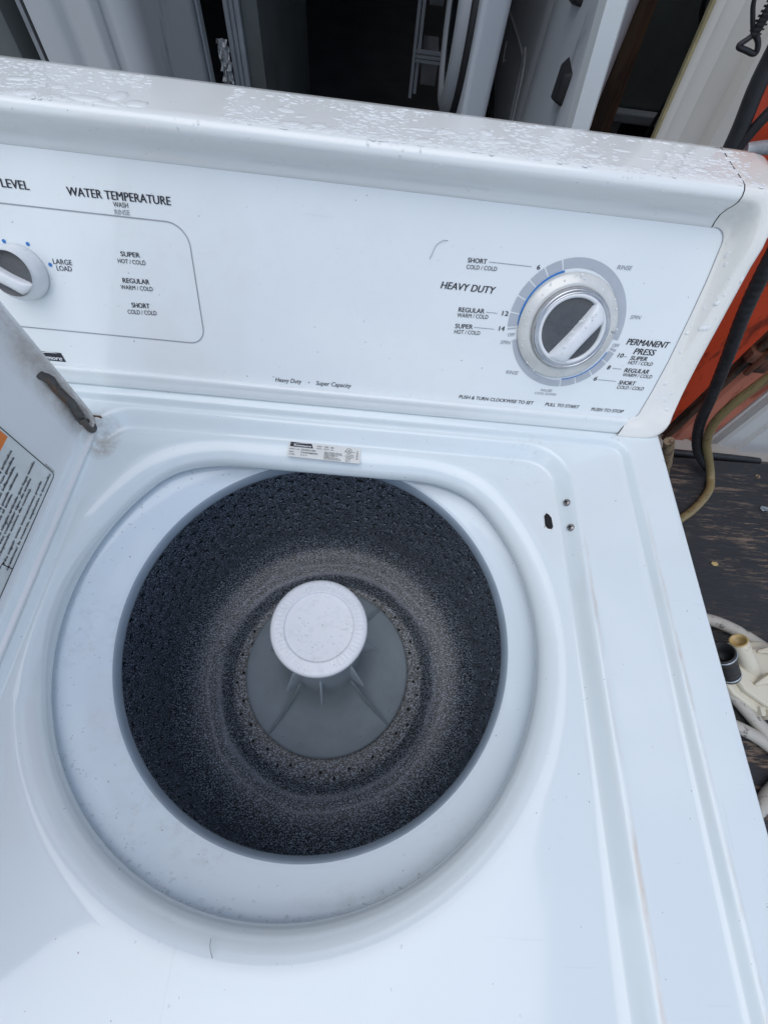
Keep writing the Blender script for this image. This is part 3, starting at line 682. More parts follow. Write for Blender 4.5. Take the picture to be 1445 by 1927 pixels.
# hinge bracket: a bent steel strap with two dimples and a hook at its foot
rows = []
for w, y0, y1, h in ((.0770, .2050, .2120, -.0088), (.0745, .2045, .2122, -.0078), (.072, .2052, .2122, -.0058), (.068, .2058, .2122, -.0035), (.064, .2058, .2122, -.0042), (.058, .2062, .2120, -.0055), (.050, .2062, .2122, -.0048), (.040, .2055, .2122, -.0032), (.034, .2052, .2120, -.0030), (.028, .2045, .2118, -.0042), (.022, .2030, .2110, -.0040), (.016, .2018, .2078, -.0025)):
    y0 -= .0010; h += .0
    rows.append([LP(y0, w, h - .0035), LP(y0, w, h), LP(y0 + .0015, w, h + .0006), LP((y0 + y1) / 2, w, h + .0004), LP(y1 - .001, w, h + .0006), LP(y1, w, h), LP(y1, w, h - .0035)])
g = G(); g.grid(rows); g.fan(rows[0]); g.fan(rows[-1])
g.tube([LP(.2035, .022, -.002), LP(.2005, .014, -.0005), LP(.2015, .0075, .0), LP(.2062, .0050, -.001), LP(.2100, .0085, -.003), LP(.2095, .014, -.005)], .0028, 12)
hb = g.out('hinge_bracket', M['dark_metal'], lid, deg=25)
for y, w, h in ((.2090, .059, -.0048), (.2080, .031, -.0035)):
    G().lathe([(.0001, .0016), (.0014, .0014), (.0022, .0006), (.0026, -.0006)], LP(y, w, h), LN, n=14).out('rivet', M['dark_metal'], lid)
G().lathe([(.0032, .0004), (.0036, .0), (.0001, .0001)], LP(.2095, .009, -.0094), LN, n=14).out('hinge_hole', M['dark'], lid)
g = G(); g.box((-.2420, .2168, -.0150), (-.2300, .2182, -.0060)); g.box((-.2330, .2168, -.0135), (-.2300, .2240, -.0100)); g.out('hinge_pin_tab', M['dark_metal'], washer, False, bevel=.0008)
# warning label in Spanish on the lid's underside
HL = -.0106
lp = rrect(-.16, .1488, .0128, .155, .004, 4)
g = G(); g.fan([LP(y, w, HL + .0003) for y, w in lp]); g.grid([[LP(y, w, HL + .0003) for y, w in lp], [LP(y, w, HL - .0006) for y, w in lp]], True); wl = g.out('warning_label', M['warning_label'], lid, False)
def lline(pts, t, closed=True):
    n = len(pts); A, B = [], []
    for i, p in enumerate(pts):
        a, b = (pts[i - 1], pts[(i + 1) % n]) if closed else (pts[max(i - 1, 0)], pts[min(i + 1, n - 1)])
        d = Vector((b[0] - a[0], b[1] - a[1])).normalized(); m = Vector((-d.y, d.x)) * t / 2
        A.append(LP(p[0] + m.x, p[1] + m.y, HL + .0006)); B.append(LP(p[0] - m.x, p[1] - m.y, HL + .0006))
    G().grid([A, B], closed).out('label_border', M['ink'], lid, False)
lline(rrect(-.155, .1460, .0155, .150, .0035, 5), .0008)
lline([(-.155, .0555 - .0365 + .0085), (.0562, .0190 + .0085)], .0007, False); lline([(.0562, .0155), (.0562, .0275)], .0007, False)
g = G(); g.fan([LP(y, w, HL + .0005) for y, w in ((-.150, .0745), (.1440, .0745), (.1440, .148), (-.150, .148))]); g.out('warning_block', M['orange_print'], lid, False)
YD = Vector((0, 1, 0))
for s, y1, w, cp in (('Nunca ponga en la lavadora artículos', .1369, .0653, .0027), ('que estén humedecidos con gasolina', .1335, .0607, .0027), ('o cualquier otro líquido inflamable.', .1284, .0561, .0027), ('Ninguna lavadora puede eliminar', .1252, .0507, .0027), ('completamente el aceite.', .1084, .0469, .0027),
                     ('No seque ningún artículo que haya tenido', .1426, .0409, .0027), ('alguna vez cualquier tipo de aceite', .1283, .0368, .0027), ('(incluyendo aceites de cocina).', .1214, .0325, .0027), ('No seguir estas instrucciones puede', .1323, .0252, .0027), ('ocasionar la muerte, explosión o incendio.', .1441, .0196, .0027)):
    text(s, LP(y1, w, HL + .0007), YD, LW, len(s) * .00215 if s.startswith(('No seg', 'ocas')) else len(s) * .00212, cp, M['ink'], lid, False, .045, align='RIGHT')
text('8314787 PN', LP(.1468, .0300, HL + .0006), -LW, YD, .0125, .0014, M['ink'], lid)

# ---- rain on the machine: real little domes of water
def drops(name, spots, parent, mat='water'):
    """spots: (point, normal, tangent, radius along tangent, radius across, height)"""
    g = G()
    for p, n, t, ra, rb, h in spots:
        n = n.normalized(); t = (t - n * t.dot(n)).normalized(); b = n.cross(t); N = 8 if ra < .002 else 12; ph = random.random() * 6
        j = [1 + .22 * math.sin(k * 2 * math.pi / N * 2 + ph) + random.uniform(-.1, .1) for k in range(N)]
        rr = [[p + (t * math.cos(2 * math.pi * k / N) * ra + b * math.sin(2 * math.pi * k / N) * rb) * j[k] * q + n * (h * z - .0001) for k in range(N)] for q, z in ((1, 0), (.9, .5), (.6, .88))]
        g.grid(rr, True); i = len(g.v); g.v.append(tuple(p + n * (h - .0001))); base = i - N
        for k in range(N): g.f.append([base + k, base + (k + 1) % N, i]); g.mi.append(0)
    o = mesh(name, g.v, g.f, M[mat], parent, fixn=False); o['kind'] = 'stuff'; return o
sp = []
def top_pt(x, t):                               # t: 0 front ridge .. 1 rear edge of the top trim
    i = 9 + t * 3; k = min(int(i), 11); f = i - k; d = PT[k][0] + (PT[k + 1][0] - PT[k][0]) * f; h = PT[k][1] + (PT[k + 1][1] - PT[k][1]) * f
    d2, h2 = PT[k + 1][0] - PT[k][0], PT[k + 1][1] - PT[k][1]
    return F(x, .187 + d, h), (UP * -h2 + NF * d2)
for _ in range(5400):
    x = random.uniform(-.31, .326); t = random.random() ** .9
    dens = noise.noise(Vector((x * 16, t * 2, 3))) + .25
    if -.155 < x < -.095: dens -= .9
    if dens < random.uniform(-.15, .35): continue
    p, n = top_pt(x, t); r = random.choice((.0005, .0006, .0007, .0009, .0011, .0014, .002))
    sp.append((p, n, XD + Vector((0, random.uniform(-.3, .3), 0)), r * random.uniform(1, 1.7), r, r * .27))
for x, t, ra, rb in [(-.262, .45, .010, .006), (-.245, .62, .008, .004), (-.232, .28, .007, .005), (-.215, .55, .006, .004), (-.19, .35, .012, .006), (-.172, .5, .009, .007), (-.178, .2, .011, .004), (-.155, .36, .007, .007), (-.285, .3, .008, .004)] + [(random.uniform(-.06, .30), random.uniform(.1, .8), random.uniform(.003, .009), random.uniform(.002, .004)) for _ in range(45)]:
    p, n = top_pt(x, t); sp.append((p, n, XD, ra, rb, rb * .2))
def prof_pt(i, x):
    k = int(i); f = i - k; d = PT[k][0] + (PT[k + 1][0] - PT[k][0]) * f; h = PT[k][1] + (PT[k + 1][1] - PT[k][1]) * f
    return F(x, .187 + d, h), UP * -(PT[k + 1][1] - PT[k][1]) + NF * (PT[k + 1][0] - PT[k][0])
for _ in range(300):
    x = random.uniform(-.3, .306); i = random.choice((random.uniform(2, 6), random.uniform(6, 9)))
    if noise.noise(Vector((x * 13, i * .4, 9))) < random.uniform(-.1, .4): continue
    p, n = prof_pt(i, x); r = random.uniform(.0005, .0011); sp.append((p, n, UP, r * random.uniform(1, 1.8), r, r * .35))
for _ in range(95):                             # right end cap
    s = random.uniform(.03, .19); q = random.uniform(.15, .95); x = ex(s) + q * (.345 - ex(s))
    hh = max(.02, min(1, (-.008 + .17 * s) / .0238)); dd = q * .0325
    for (d0, h0), (d1, h1) in zip(PR[:-1], PR[1:]):
        if d0 <= dd <= d1 and d1 > d0:
            h = h0 + (h1 - h0) * (dd - d0) / (d1 - d0); n = XD * -(h1 - h0) * hh + NF * (d1 - d0); break
    else: continue
    if q > .85: continue
    r = random.choice((.0005, .0006, .0008, .001, .0019)); sp.append((F(x, s, h * hh), n, UP, r * random.uniform(1, 1.6), r, r * .32))
for _ in range(60):
    x, s = random.uniform(-.1, .30), random.uniform(.03, .182)
    r = random.uniform(.0003, .0006); sp.append((F(x, s, .0002), NF, UP, r * 1.3, r, r * .4))
for _ in range(40):
    a, q = random.uniform(0, 6.28), random.uniform(.037, .046); r = random.uniform(.0005, .001)
    sp.append((F(.2085 + q * math.cos(a), .0985 + q * math.sin(a), .0068 if q > .036 else .0152), NF, XD, r, r, r * .5))
for _ in range(12):
    u = random.uniform(-.02, .026); w = random.uniform(-.0065, .003); r = random.uniform(.0005, .0011); ga = math.radians(58)
    sp.append((F(.2085, .0985) + (XD * math.cos(ga) + UP * math.sin(ga)) * u + (-XD * math.sin(ga) + UP * math.cos(ga)) * w + NF * .0207, NF, XD, r, r, r * .45))
drops('rain_drops', sp, washer, 'bead')
sp = []
for _ in range(620):
    a = random.uniform(math.radians(60), math.radians(300)) if random.random() < .72 else random.uniform(-2.6, 1.2); r = random.uniform(.194, .222)
    z = -.0675 + (r - .192) * .55; q = random.choice((.0004, .0005, .0006, .0007, .0009, .0013)); sp.append((Vector((r * math.cos(a), CY + r * math.sin(a), z)), Vector((-.5 * math.cos(a), -.5 * math.sin(a), 1)), XD, q * random.uniform(1, 1.4), q, q * .35))
for _ in range(60):
    a, r = random.uniform(0, 6.28), .050 * math.sqrt(random.random()); q = random.choice((.0005, .0007, .0009, .0013))
    sp.append((Vector((AX + r * math.cos(a), AY + r * math.sin(a), -.1207 if r < .0366 else -.1191)), Vector((0, 0, 1)), XD, q * random.uniform(.8, 1.4), q, q * .25))
for _ in range(25):
    a, r = random.uniform(-2.6, -.4), random.uniform(.07, .13); z = -.4455 + (.133 - r) * .55
    q = random.uniform(.0008, .002); sp.append((Vector((AX + r * math.cos(a), AY + r * math.sin(a), z)), Vector((.5 * math.cos(a), .5 * math.sin(a), 1)), XD, q, q, q * .4))
for _ in range(14):
    x, y = random.uniform(-.1, .21), random.uniform(-.24, -.17); q = random.uniform(.0004, .0009)
    sp.append((Vector((x, y, ZF)), Vector((0, 0, 1)), YD, q * random.uniform(1, 2.5), q, q * .2))
drops('splash_drops', sp, washer)
finish_washer = True

# ================================================================== SURROUNDINGS
# raised plywood platform beside the washer
g = G(); g.box((.43, -.9, -.92), (2.6, .645, -.568)); g.out('platform', M['interior'], None, False)['kind'] = 'structure'
ply = G(); ply.add([(.40, -.95, -.55), (2.6, -.95, -.55), (2.6, .672, -.55), (.40, .630, -.55), (.40, -.95, -.567), (2.6, -.95, -.567), (2.6, .672, -.567), (.40, .630, -.567)], [[0, 1, 2, 3], [7, 6, 5, 4], [0, 4, 5, 1], [1, 5, 6, 2], [2, 6, 7, 3], [3, 7, 4, 0]])
tag(ply.out('plywood_sheet', M['plywood'], None, False, at=(.4, -.95, -.567)), 'black painted plywood sheet with chipped bare patches beside the washer', 'plywood sheet')
g = G(); g.box((.40, .690, -.92), (2.6, .80, -.60)); g.out('ledge', M['board_tan'], None, False)['kind'] = 'structure'

# orange shipping container: side post and pressed doors at right, dark box behind
con = thing('shipping_container', (.52, .74, -.92), 'orange steel shipping container, dark and open, behind the washer', 'shipping container')
def extr(name, prof, z0, z1, mat, par, lean=0.0, m_=None, deg=30):
    g = G(); n = len(prof)
    rows = [[(x + lean * (z - .09), y, z) for x, y in prof] for z in [z0 + (z1 - z0) * k / 10 for k in range(11)]]
    g.grid(rows)
    return g.out(name, mat, par, True, deg=deg)
extr('door_panel', [(.50, .90), (.50, .742), (.515, .735), (.66, .735), (.672, .738), (.700, .756), (.735, .756), (.765, .738), (.782, .735), (.832, .735), (.840, .745), (.840, .775)], -.60, 1.55, M['orange'], con)
extr('door_gasket', [(.840, .77), (.842, .752), (.878, .752), (.880, .77)], -.60, 1.55, M['rust_red'], con)
g = G(); g.tube([(.861, .738, -.60), (.861, .738, 1.5)], .0085, 14, 1); bar = g.out('lock_bar', M['rust'], con)
g = G(); g.box((.842, .722, -.300), (.888, .752, -.275)); g.box((.874, .716, -.320), (.902, .75, -.262)); g.tube([(.868, .722, -.33), (.868, .718, -.25)], .007, 10, 1); g.out('lock_bracket', M['rust_red'], con, bevel=.003, deg=40)
extr('faded_panel', [(.880, .77), (.880, .745), (.890, .738), (.915, .738), (.921, .744), (.932, .744), (.938, .738), (.975, .738), (.982, .75)], -.605, 1.55, M['orange_pale'], con)
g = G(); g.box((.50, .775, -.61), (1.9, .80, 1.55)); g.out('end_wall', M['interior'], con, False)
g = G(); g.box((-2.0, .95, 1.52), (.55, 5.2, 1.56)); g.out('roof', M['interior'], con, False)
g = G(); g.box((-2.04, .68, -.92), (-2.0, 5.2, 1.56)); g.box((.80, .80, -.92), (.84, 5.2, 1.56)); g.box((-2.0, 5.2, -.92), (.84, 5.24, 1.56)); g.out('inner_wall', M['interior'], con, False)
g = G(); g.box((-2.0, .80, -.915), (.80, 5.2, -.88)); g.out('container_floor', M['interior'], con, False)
# spotted white pressed panel leaning at far right
wp = thing('metal_sheet', (1.0, .74, -.64), 'white ribbed metal panel with black spots at the foot of the container', 'metal panel')
extr('sheet', [(.986, .77), (.986, .742), (.992, .736), (1.012, .736), (1.020, .728), (1.060, .728), (1.066, .716), (1.30, .716), (1.31, .74)], -.632, 1.3, M['board_white'], wp)
g = G(); g.add([(.990, .7352, -.632), (1.018, .7352, -.632), (1.018, .7352, 1.3), (.990, .7352, 1.3)], [[0, 1, 2, 3]]); g.out('tan_shading', M['board_tan'], wp, False)  # flat tan strip puts the brown shading beside the rib into colour

# weathered beige board and the bright white post that frame the opening
bp = thing('beige_post', (.43, .68, -.92), 'weathered beige ribbed post standing between the dark opening and the black hose', 'post')
extr('post_face', [(.405, .72), (.379, .680), (.3905, .677), (.393, .683), (.412, .680), (.417, .692), (.447, .692), (.454, .678), (.478, .676), (.481, .72)], -.92, 1.5, M['beige'], bp, -.092)
extr('edge_strip', [(.3785, .690), (.3768, .6790), (.3795, .6765), (.3808, .6795)], -.92, 1.5, plain('bare_yellow_edge', (.36, .30, .16), .6, var=.3), bp, -.092)
wpst = thing('white_post', (.272, .66, -.92), 'bright white painted post standing behind the washer console', 'post')
extr('post_face', [(.261, .692), (.261, .6605), (.2615, .660), (.2825, .660), (.283, .6605), (.295, .694)], -.92, 1.5, M['post'], wpst, -.12)
bpl = thing('brown_plank', (.37, .9, -.92), 'dark brown wooden plank close behind the bright white post', 'plank')
extr('plank_face', [(.355, .93), (.357, .90), (.382, .897), (.398, .905), (.400, .94)], -.92, 1.5, M['wood'], bpl, -.085)

# appliances stored in the container
def machine(loc, label, pts, z0, z1, mat, cat='appliance', name='stored_appliance', r=.02, group=None):
    t = thing(name, (loc[0], loc[1], z0), label, cat, group); (x0, y0), (x1, y1) = pts
    poly = []
    for cx, cy, a0 in ((x1 - r, y1 - r, 0), (x0 + r, y1 - r, 90), (x0 + r, y0 + r, 180), (x1 - r, y0 + r, 270)):
        poly += [(cx + r * math.cos(math.radians(a0 + 15 * k)), cy + r * math.sin(math.radians(a0 + 15 * k))) for k in range(7)]
    g = G(); rows = [[(x, y, z) for x, y in poly] for z in (z0, z1 - .01)] + [[(x + (.004 if x < (x0 + x1) / 2 else -.004), y, z1) for x, y in poly]]
    g.grid(rows, True); g.fan(rows[0]); g.fan(rows[-1]); g.out('body', mat, t, deg=50); return t
m1 = machine((.5, .98, 0), 'grey-white appliance with two black rubber feet behind the white post', ((.300, .845), (.352, 1.150)), -.88, .40, M['machine'])
for za, zb, ya, yb in ((.022, .082, .868, .925), (.112, .165, .945, 1.01)):
    g = G(); g.add([(.3015, ya, za + .014), (.3015, yb, za), (.3015, yb, zb), (.3015, ya, zb - .004), (.288, ya + .012, za + .016), (.288, yb - .014, za + .010), (.288, yb - .014, zb - .008), (.288, ya + .012, zb - .010)], [[0, 1, 2, 3], [7, 6, 5, 4], [0, 4, 5, 1], [1, 5, 6, 2], [2, 6, 7, 3], [3, 7, 4, 0]]); g.out('rubber_foot', M['rubber'], m1, bevel=.004, deg=60)
m2 = machine((.5, 1.5, 0), 'dusty grey appliance with an embossed side panel and a scratch', ((.300, 1.160), (.42, 1.86)), -.88, .35, M['machine_b'], r=.03)
for pts in ([(.2995, 1.70, -.06), (.2995, 1.30, -.034), (.2995, 1.255, -.06), (.2995, 1.205, -.20)], [(.2995, 1.27, -.02), (.2995, 1.225, -.05), (.2995, 1.19, -.16)]):
    G().tube(pts, .0035, 8, 4).out('embossed_line', M['machine_b'], m2)
G().tube([(.2992, 1.52, -.085), (.2992, 1.50, -.118), (.2992, 1.475, -.105)], .0013, 6, 4).out('scratch', M['post'], m2)
m3 = machine((.19, 1.3, 0), 'scuffed white front-loading washer with a dark round door', ((.165, 1.060), (.215, 1.62)), -.88, .50, M['machine_scuffed'], 'washing machine', 'front_load_washer', r=.012)
px, pc = .165, (1.285, .035)
G().lathe([(.178, -.01), (.178, .016), (.172, .028), (.160, .034), (.146, .032), (.138, .022)], (px, pc[0], pc[1]), (-1, 0, 0), n=64).out('door_ring', M['machine'], m3)
G().lathe([(.188, -.002), (.187, .010), (.178, .012)], (px, pc[0], pc[1]), (-1, 0, 0), n=64).out('door_gasket', M['rubber'], m3)
G().lathe([(.140, .024), (.130, .020), (.09, .012), (.0001, .010)], (px, pc[0], pc[1]), (-1, 0, 0), n=64).out('door_glass', M['glass_dark'], m3)
# power cord draped over the row of machines
cordo = G(); cordo.tube([(.288, 1.62, .02), (.286, 1.60, -.06), (.284, 1.600, -.115), (.283, 1.605, -.18), (.285, 1.49, -.225), (.284, 1.46, -.32)], .0062, 8)
cordo.tube([(.284, 1.60, -.09), (.283, 1.55, -.145), (.284, 1.40, -.19), (.284, 1.36, -.30)], .0055, 8); tag(cordo.out('power_cord', M['rubber'], at=(.286, 1.6, -.1)), 'black power cord hanging in two strands down the dusty grey appliance', 'cord')

lc_ = thing('ribbed_cabinet', (-.44, .9, -.92), 'dusty grey metal cabinet with vertical ribs at the left behind the console', 'cabinet')
pr = [(-.505, .86), (-.470, .850)]
for cx, dy, w in ((-.447, .006, .010), (-.405, -.008, .012), (-.388, .004, .008)):
    pr += [(cx - w, .850), (cx - w * .4, .850 + dy), (cx + w * .4, .850 + dy), (cx + w, .850)]
pr += [(-.372, .850), (-.362, .8515), (-.353, .856), (-.347, .866), (-.345, .880), (-.3445, 1.10), (-.340, 1.105), (-.338, 1.12)]
extr('cabinet_shell', pr, -.92, .42, M['galv'], lc_, 0, deg=80)
extr('edge_flange', [(-.343, 1.118), (-.334, 1.095), (-.331, 1.098), (-.335, 1.13)], -.92, .40, M['frame'], lc_)
lc2 = thing('grey_cabinet', (-.7, .9, -.92), 'grey cabinet at the far left beyond a dark gap', 'cabinet')
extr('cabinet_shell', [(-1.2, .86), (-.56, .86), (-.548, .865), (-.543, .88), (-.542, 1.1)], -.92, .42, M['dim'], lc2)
extr('edge_flange', [(-.540, .905), (-.532, .885), (-.527, .888), (-.529, 1.0)], -.92, .42, M['galv'], lc2)
G().lathe([(.0001, .004), (.003, .003), (.004, 0)], (-.425, .8495, .012), (0, -1, 0), n=10).out('screw', M['dark'], lc_)

fr = thing('metal_door', (-.31, 1.25, -.92), 'narrow blue-grey metal door edge with grooves beside the dark gap', 'door')
extr('door_edge', [(-.327, 1.30), (-.327, 1.25), (-.318, 1.248), (-.3165, 1.253), (-.3145, 1.253), (-.3135, 1.248), (-.3075, 1.248), (-.3065, 1.253), (-.3045, 1.253), (-.3035, 1.248), (-.295, 1.249), (-.293, 1.30)], -.92, .6, M['frame'], fr)
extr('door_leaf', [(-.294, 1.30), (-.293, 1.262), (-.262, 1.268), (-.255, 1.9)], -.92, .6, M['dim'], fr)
# crumpled grey plastic hanging by the door edge
g = G(); rows = []
for i in range(14):
    z = -.045 - i * .006; rows.append([(-.338 + .022 * j / 8 + .004 * noise.noise(Vector((i * .6, j * .5, 1))), 1.20 + .014 * noise.noise(Vector((i * .7, j * .9, 4))), z + .004 * noise.noise(Vector((i, j, 7)))) for j in range(9)])
g.grid(rows); tag(g.out('crumpled_wrap', M['galv'], None, False, at=(-.327, 1.2, -.12)), 'crumpled pale plastic wrap hanging beside the narrow metal door', 'plastic wrap')

# slatted rack deep inside
rk = thing('shelf_rack', (.13, 2.2, -.88), 'pale slotted metal rack with crossbars deep in the dark container', 'rack')
for x in (.093, .109):
    g = G(); g.box((x - .0075, 2.2, -.475 if x < .1 else -.46), (x + .004, 2.212, .3)); 
    r_ = g.out('upright', M['galv'], rk, False); r_.rotation_euler = (0, 0, 0)
for z in (-.336, -.349, -.361):
    g = G(); g.box((.098, 2.19, z - .0045), (.22, 2.199, z + .0045)); g.out('crossbar', M['galv'], rk, False)
for (x0, x1, z0_, z1_, y), lb in (((.135, .19, -.285, -.10, 2.45), 'grey carton above the crossbars of the pale rack'), ((.135, .20, -.52, -.425, 2.45), 'grey carton below the crossbars of the pale rack')):
    g = G(); g.box((x0, y, z0_), (x1, y + .2, z1_)); tag(g.out('carton', M['carton'], None, False, at=(x0, y, z0_), bevel=.004), lb, 'carton', 'cartons behind the rack')

dk = thing('dark_cabinet', (.65, 1.3, -.92), 'dark grey-green cabinet in shadow between the brown plank and beige post', 'cabinet')
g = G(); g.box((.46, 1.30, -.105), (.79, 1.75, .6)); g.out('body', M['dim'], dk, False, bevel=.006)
g = G(); g.box((.47, 1.275, -.125), (.79, 1.40, -.106)); g.out('ledge_rail', M['frame'], dk, False, bevel=.003)
g = G(); g.box((.46, 1.32, -.92), (.79, 1.75, -.126)); g.out('plinth', M['interior'], dk, False)
g = G(); g.box((.545, 1.313, -.19), (.585, 1.319, -.138)); g.out('paper_tag', M['label'], dk, False)
g = G(); g.tube([(.585, 1.2, .16), (.589, 1.2, .096), (.609, 1.2, .055), (.619, 1.2, .002), (.614, 1.2, -.051), (.606, 1.2, -.11), (.60, 1.2, -.2)], .0042, 8); tag(g.out('thin_cord', M['rubber'], at=(.6, 1.2, .1)), 'thin black cord hanging in front of the dark grey-green cabinet', 'cord')

# rubber strap with its triangular hook, and the hoses at right
st = thing('rubber_strap', (.389, .60, .20), 'black rubber tie-down strap with a triangular wire loop against the beige post', 'strap')
g = G(); g.prism([(.3850, .600, .2065), (.3920, .600, .2065), (.3925, .600, .46), (.3840, .600, .46)], (0, .006, 0)); g.out('strap', M['rubber'], st, bevel=.0015, deg=60)
for k in range(40):
    z = .209 + k * .0034; g = G(); g.add([(.3836, .5992, z), (.3932, .5992, z + .0004), (.3932, .5992, z + .0018), (.3836, .5992, z + .0014)], [[0, 1, 2, 3]]); g.add([(.3836, .6068, z), (.3932, .6068, z), (.3932, .6068, z + .0018), (.3836, .6068, z + .0018)], [[0, 1, 2, 3]])
    if k < 12: g.out('rib', M['rubber'], st, False)
g = G(); g.tube([(.3885, .603, .2085), (.3835, .603, .2035), (.3795, .603, .2000), (.3812, .603, .1980), (.3900, .603, .1965), (.3985, .603, .1950), (.4010, .603, .1968), (.3960, .603, .2040), (.3888, .603, .2085)], .0026, 8, 5); g.out('loop', M['rubber'], st)
g = G(); g.tube([(.364, .604, .30), (.367, .604, .245), (.370, .604, .230), (.378, .604, .219), (.386, .604, .210)], .0022, 8, 5); g.out('cord', M['rubber'], st)
g = G(); g.tube([(.428, .628, .235), (.436, .626, .17), (.450, .624, .116), (.462, .62, .03), (.48, .60, -.2)], .0095, 14); tag(g.out('hose', M['hose_black'], at=(.45, .62, .1)), 'thick black hose hanging between the beige post and orange steel', 'hose', 'black hoses')
g = G(); g.tube([(.488, .617, .235), (.470, .618, .165), (.458, .619, .116), (.452, .62, .03)], .0062, 12); tag(g.out('hose', M['rubber'], at=(.46, .62, .1)), 'thinner glossy black hose crossing in front of the orange steel', 'hose', 'black hoses')
g = G(); g.tube([(.520, .700, .077), (.545, .700, .083), (.60, .70, .09)], .0085, 14, 4); tag(g.out('pipe', M['galv'], at=(.545, .70, .08)), 'short grey pipe resting against the orange steel behind the console', 'pipe')
main = [(.590, .620, .06), (.615, .620, -.024), (.649, .620, -.111), (.698, .620, -.213), (.742, .620, -.31), (.782, .618, -.40), (.835, .610, -.478), (.905, .600, -.536)]
g = G(); g.tube(main, .0112, 16, 26, ridge=.00035, ridge_n=4); tag(g.out('hose', M['hose_black'], at=(.74, .62, -.31)), 'long black ribbed hose hanging down in front of the orange container', 'hose', 'black hoses')
g = G(); g.tube([(p[0] + .0125, p[1] + .012, p[2] - .005) for p in main], .0024, 8, 8); tag(g.out('red_cord', M['red'], at=(.75, .63, -.31)), 'thin red cord running behind the long black ribbed hose', 'cord')
g = G(); g.tube([(.79, .60, -.17), (.784, .60, -.223), (.777, .60, -.292), (.784, .60, -.361), (.818, .600, -.43), (.876, .597, -.500), (.902, .580, -.536), (.892, .545, -.540), (.862, .508, -.540), (.812, .465, -.540), (.74, .425, -.540), (.62, .40, -.540)], .0092, 16, 10); tag(g.out('hose', M['hose_tan'], at=(.88, .58, -.55)), 'tan vinyl hose curving down onto the black plywood', 'hose')
g = G(); g.tube([(.70, .672, -.571), (.86, .670, -.571), (.95, .672, -.573), (1.05, .674, -.578), (1.10, .675, -.582)], .010, 12); tag(g.out('hose', M['hose_black'], at=(.9, .67, -.57)), 'black hose lying along the far edge of the plywood', 'hose', 'black hoses')
# brass hose fitting standing in the gap behind the washer
ft = thing('brass_fitting', (.70, .50, -.43), 'tarnished brass ribbed fitting poking up beside the washer corner', 'fitting')
ax = (Vector((.635, .5, -.311)) - Vector((.697, .5, -.415))).normalized(); b0 = Vector((.700, .50, -.440))
g = G(); rows = []
for r, h in ((.0075, 0), (.0075, .05), (.0098, .053), (.0102, .056), (.0102, .142), (.0094, .147), (.006, .147)):
    u = ax.orthogonal().normalized(); w = ax.cross(u)
    rows.append([b0 + ax * h + (u * math.cos(2 * math.pi * k / 40) + w * math.sin(2 * math.pi * k / 40)) * (r - (.0011 if .055 < h < .145 and k % 2 else 0)) for k in range(40)])
g.grid(rows, True); g.fan(rows[-1]); g.out('ribbed_collar', M['brass'], ft, deg=50)
g = G(); g.tube([b0 - ax * .15, b0 + ax * .002], .0065, 12, 1); g.out('stem', M['brass'], ft)

# drain pump lying on the plywood
pm = thing('drain_pump', (.82, .09, -.55), 'yellowed white drain pump with a black rubber boot lying on the plywood', 'pump')
g = G(); base = [(.760, .118), (.786, .060), (.828, .028), (.862, .020), (.93, .03), (.97, .09), (.94, .15), (.88, .168), (.80, .16)]
g.prism([(x, y, -.549) for x, y in base], (0, 0, .030)); g.out('housing', M['pump'], pm, bevel=.006, deg=60, seg=3)
g = G(); g.prism([(x * .86 + .87 * .14 + .004, y * .80 + .09 * .2, -.519) for x, y in base], (0, 0, .013)); g.out('cover', M['pump'], pm, bevel=.004, deg=60)
def port(a, b, r, mat, name, m2_=None, n=28):
    a, b = Vector(a), Vector(b); ax = (b - a); L = ax.length
    return G().lathe([(r * 1.06, 0), (r, L * .1), (r, L), (r * .86, L + .0005), (r * .84, L - .002), (r * .80, L * .4), (.0005, L * .38)], a, ax, n=n).out(name, mat, pm)
port((.834, .108, -.515), (.778, .152, -.462), .0155, M['pump'], 'outlet_port'); 
a, b = Vector((.834, .108, -.515)), Vector((.778, .152, -.462)); axp = (b - a).normalized()
G().lathe([(.0152, -.003), (.0160, .0), (.0152, .0012), (.0126, .0010), (.0122, -.010), (.0005, -.012)], b, axp, n=28).out('outlet_mouth', M['pump_y'], pm)
a2, b2 = Vector((.786, .096, -.518)), Vector((.722, .134, -.446)); ax2 = (b2 - a2).normalized()
G().lathe([(.0205, 0), (.0205, .012), (.0195, .014), (.0195, .018), (.0208, .020), (.0208, .026), (.0196, .028), (.0196, .033), (.0210, .035), (.0210, .041), (.0190, .046), (.0185, .060), (.0225, .066), (.0230, .082), (.0215, .085), (.0190, .084), (.0185, .060), (.0005, .055)], a2, ax2, n=36).out('rubber_boot', M['rubber'], pm)
for h, r in ((.008, .0209), (.079, .0234)): G().lathe([(r, -.002), (r + .0008, -.0015), (r + .0008, .0015), (r, .002)], a2 + ax2 * h, ax2, n=40).out('hose_clamp', M['clamp'], pm)
for (p, q, wd) in (((.822, .078, -.505), (.850, .092, -.497), .010), ((.848, .142, -.505), (.905, .150, -.478), .013)):
    p, q = Vector(p), Vector(q); d = (q - p).normalized(); s_ = d.cross(Vector((0, 0, 1))).normalized()
    g = G(); g.add([p - s_ * wd * .2, p + s_ * wd * .2, q + s_ * wd, q - s_ * wd, p - s_ * wd * .2 + Vector((0, 0, .004)), p + s_ * wd * .2 + Vector((0, 0, .004)), q + s_ * wd + Vector((0, 0, .016)), q - s_ * wd + Vector((0, 0, .016))],
        [[3, 2, 1, 0], [4, 5, 6, 7], [0, 1, 5, 4], [1, 2, 6, 5], [2, 3, 7, 6], [3, 0, 4, 7]]); g.out('gusset', M['pump'], pm, bevel=.0015, deg=50)
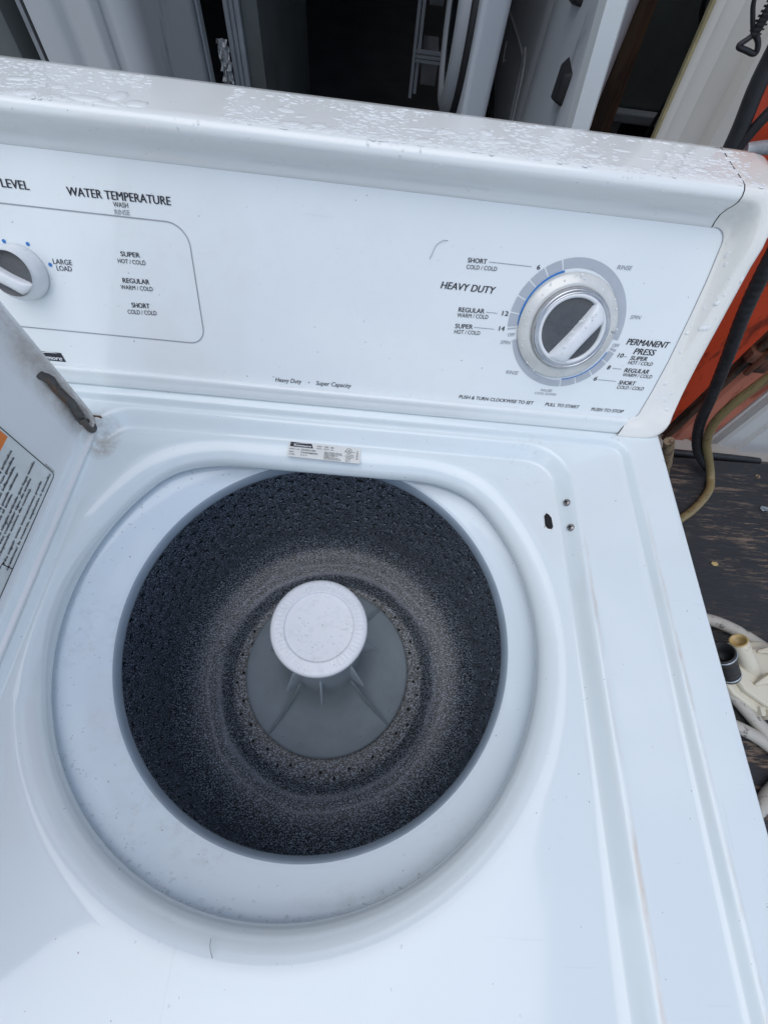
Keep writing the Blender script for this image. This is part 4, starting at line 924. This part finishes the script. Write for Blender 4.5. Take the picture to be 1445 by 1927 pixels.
G().lathe([(.026, 0), (.026, .012), (.022, .016), (.014, .016), (.013, .006), (.0005, .005)], (.880, .078, -.510), (-.15, -.1, 1), n=30).out('impeller_hub', M['pump'], pm)
G().lathe([(.0125, .0), (.0125, .006), (.0005, .0065)], (.8795, .0775, -.502), (-.15, -.1, 1), n=20).out('shaft_hole', M['dark'], pm)
for x, y in ((.826, .027), (.842, .022)):
    g = G(); g.box((x, y - .004, -.549), (x + .007, y + .012, -.512)); g.out('lug', M['pump'], pm, bevel=.0015, deg=50)
# grey hoses lying round the pump
for lab, pts, r in (('dirty pale hose arching behind the pump', [(.70, .215, -.535), (.775, .212, -.535), (.822, .200, -.534), (.868, .176, -.534), (.92, .135, -.535), (.96, .07, -.536)], .0125),
                    ('dirty pale hose running along the front of the pump', [(.70, .150, -.536), (.765, .100, -.536), (.795, .066, -.536), (.822, .028, -.536), (.853, -.022, -.536), (.875, -.075, -.536), (.90, -.14, -.536)], .0130),
                    ('dirty pale hose curving across the plywood below the pump', [(.66, .005, -.537), (.755, .010, -.537), (.805, -.004, -.537), (.842, -.026, -.537), (.89, -.07, -.537)], .0120),
                    ('dirty pale hose end lying lowest beside the washer edge', [(.72, -.165, -.536), (.785, -.132, -.536), (.818, -.105, -.536), (.85, -.085, -.536), (.90, -.07, -.537)], .0125)):
    g = G(); g.tube(pts, r, 16, 8); tag(g.out('drain_hose', M['hose_grey'], at=(pts[2][0], pts[2][1], -.55)), lab, 'hose', 'pale hoses around the pump')
# litter on the plywood
for lab, c_, r, mat in (('small brass washer lying on the far plywood', (1.045, .601, -.5492), .006, 'brass'), ('pale scrap of foil on the plywood', (1.028, .505, -.549), .012, 'clamp'), ('tan leaf scrap on the plywood', (.853, .346, -.549), .009, 'pump_y')):
    g = G()
    if mat == 'brass': g.lathe([(.0028, 0), (.0028, .0014), (.006, .0014), (.006, 0)], c_, n=18); nm, ct = 'metal_ring', 'metal ring'
    else:
        rows = [[(c_[0] + r * (i - 2) / 2 * (1 - .25 * abs(j - 2)), c_[1] + r * .55 * (j - 2) / 2, c_[2] + .002 + .003 * noise.noise(Vector((i * 1.3, j * 1.1, r * 900)))) for i in range(5)] for j in range(5)]; g.grid(rows); nm, ct = ('foil_scrap', 'foil scrap') if mat == 'clamp' else ('leaf_scrap', 'leaf scrap')
    tag(g.out(nm, M[mat], at=c_, deg=40), lab, ct)
finish_text()
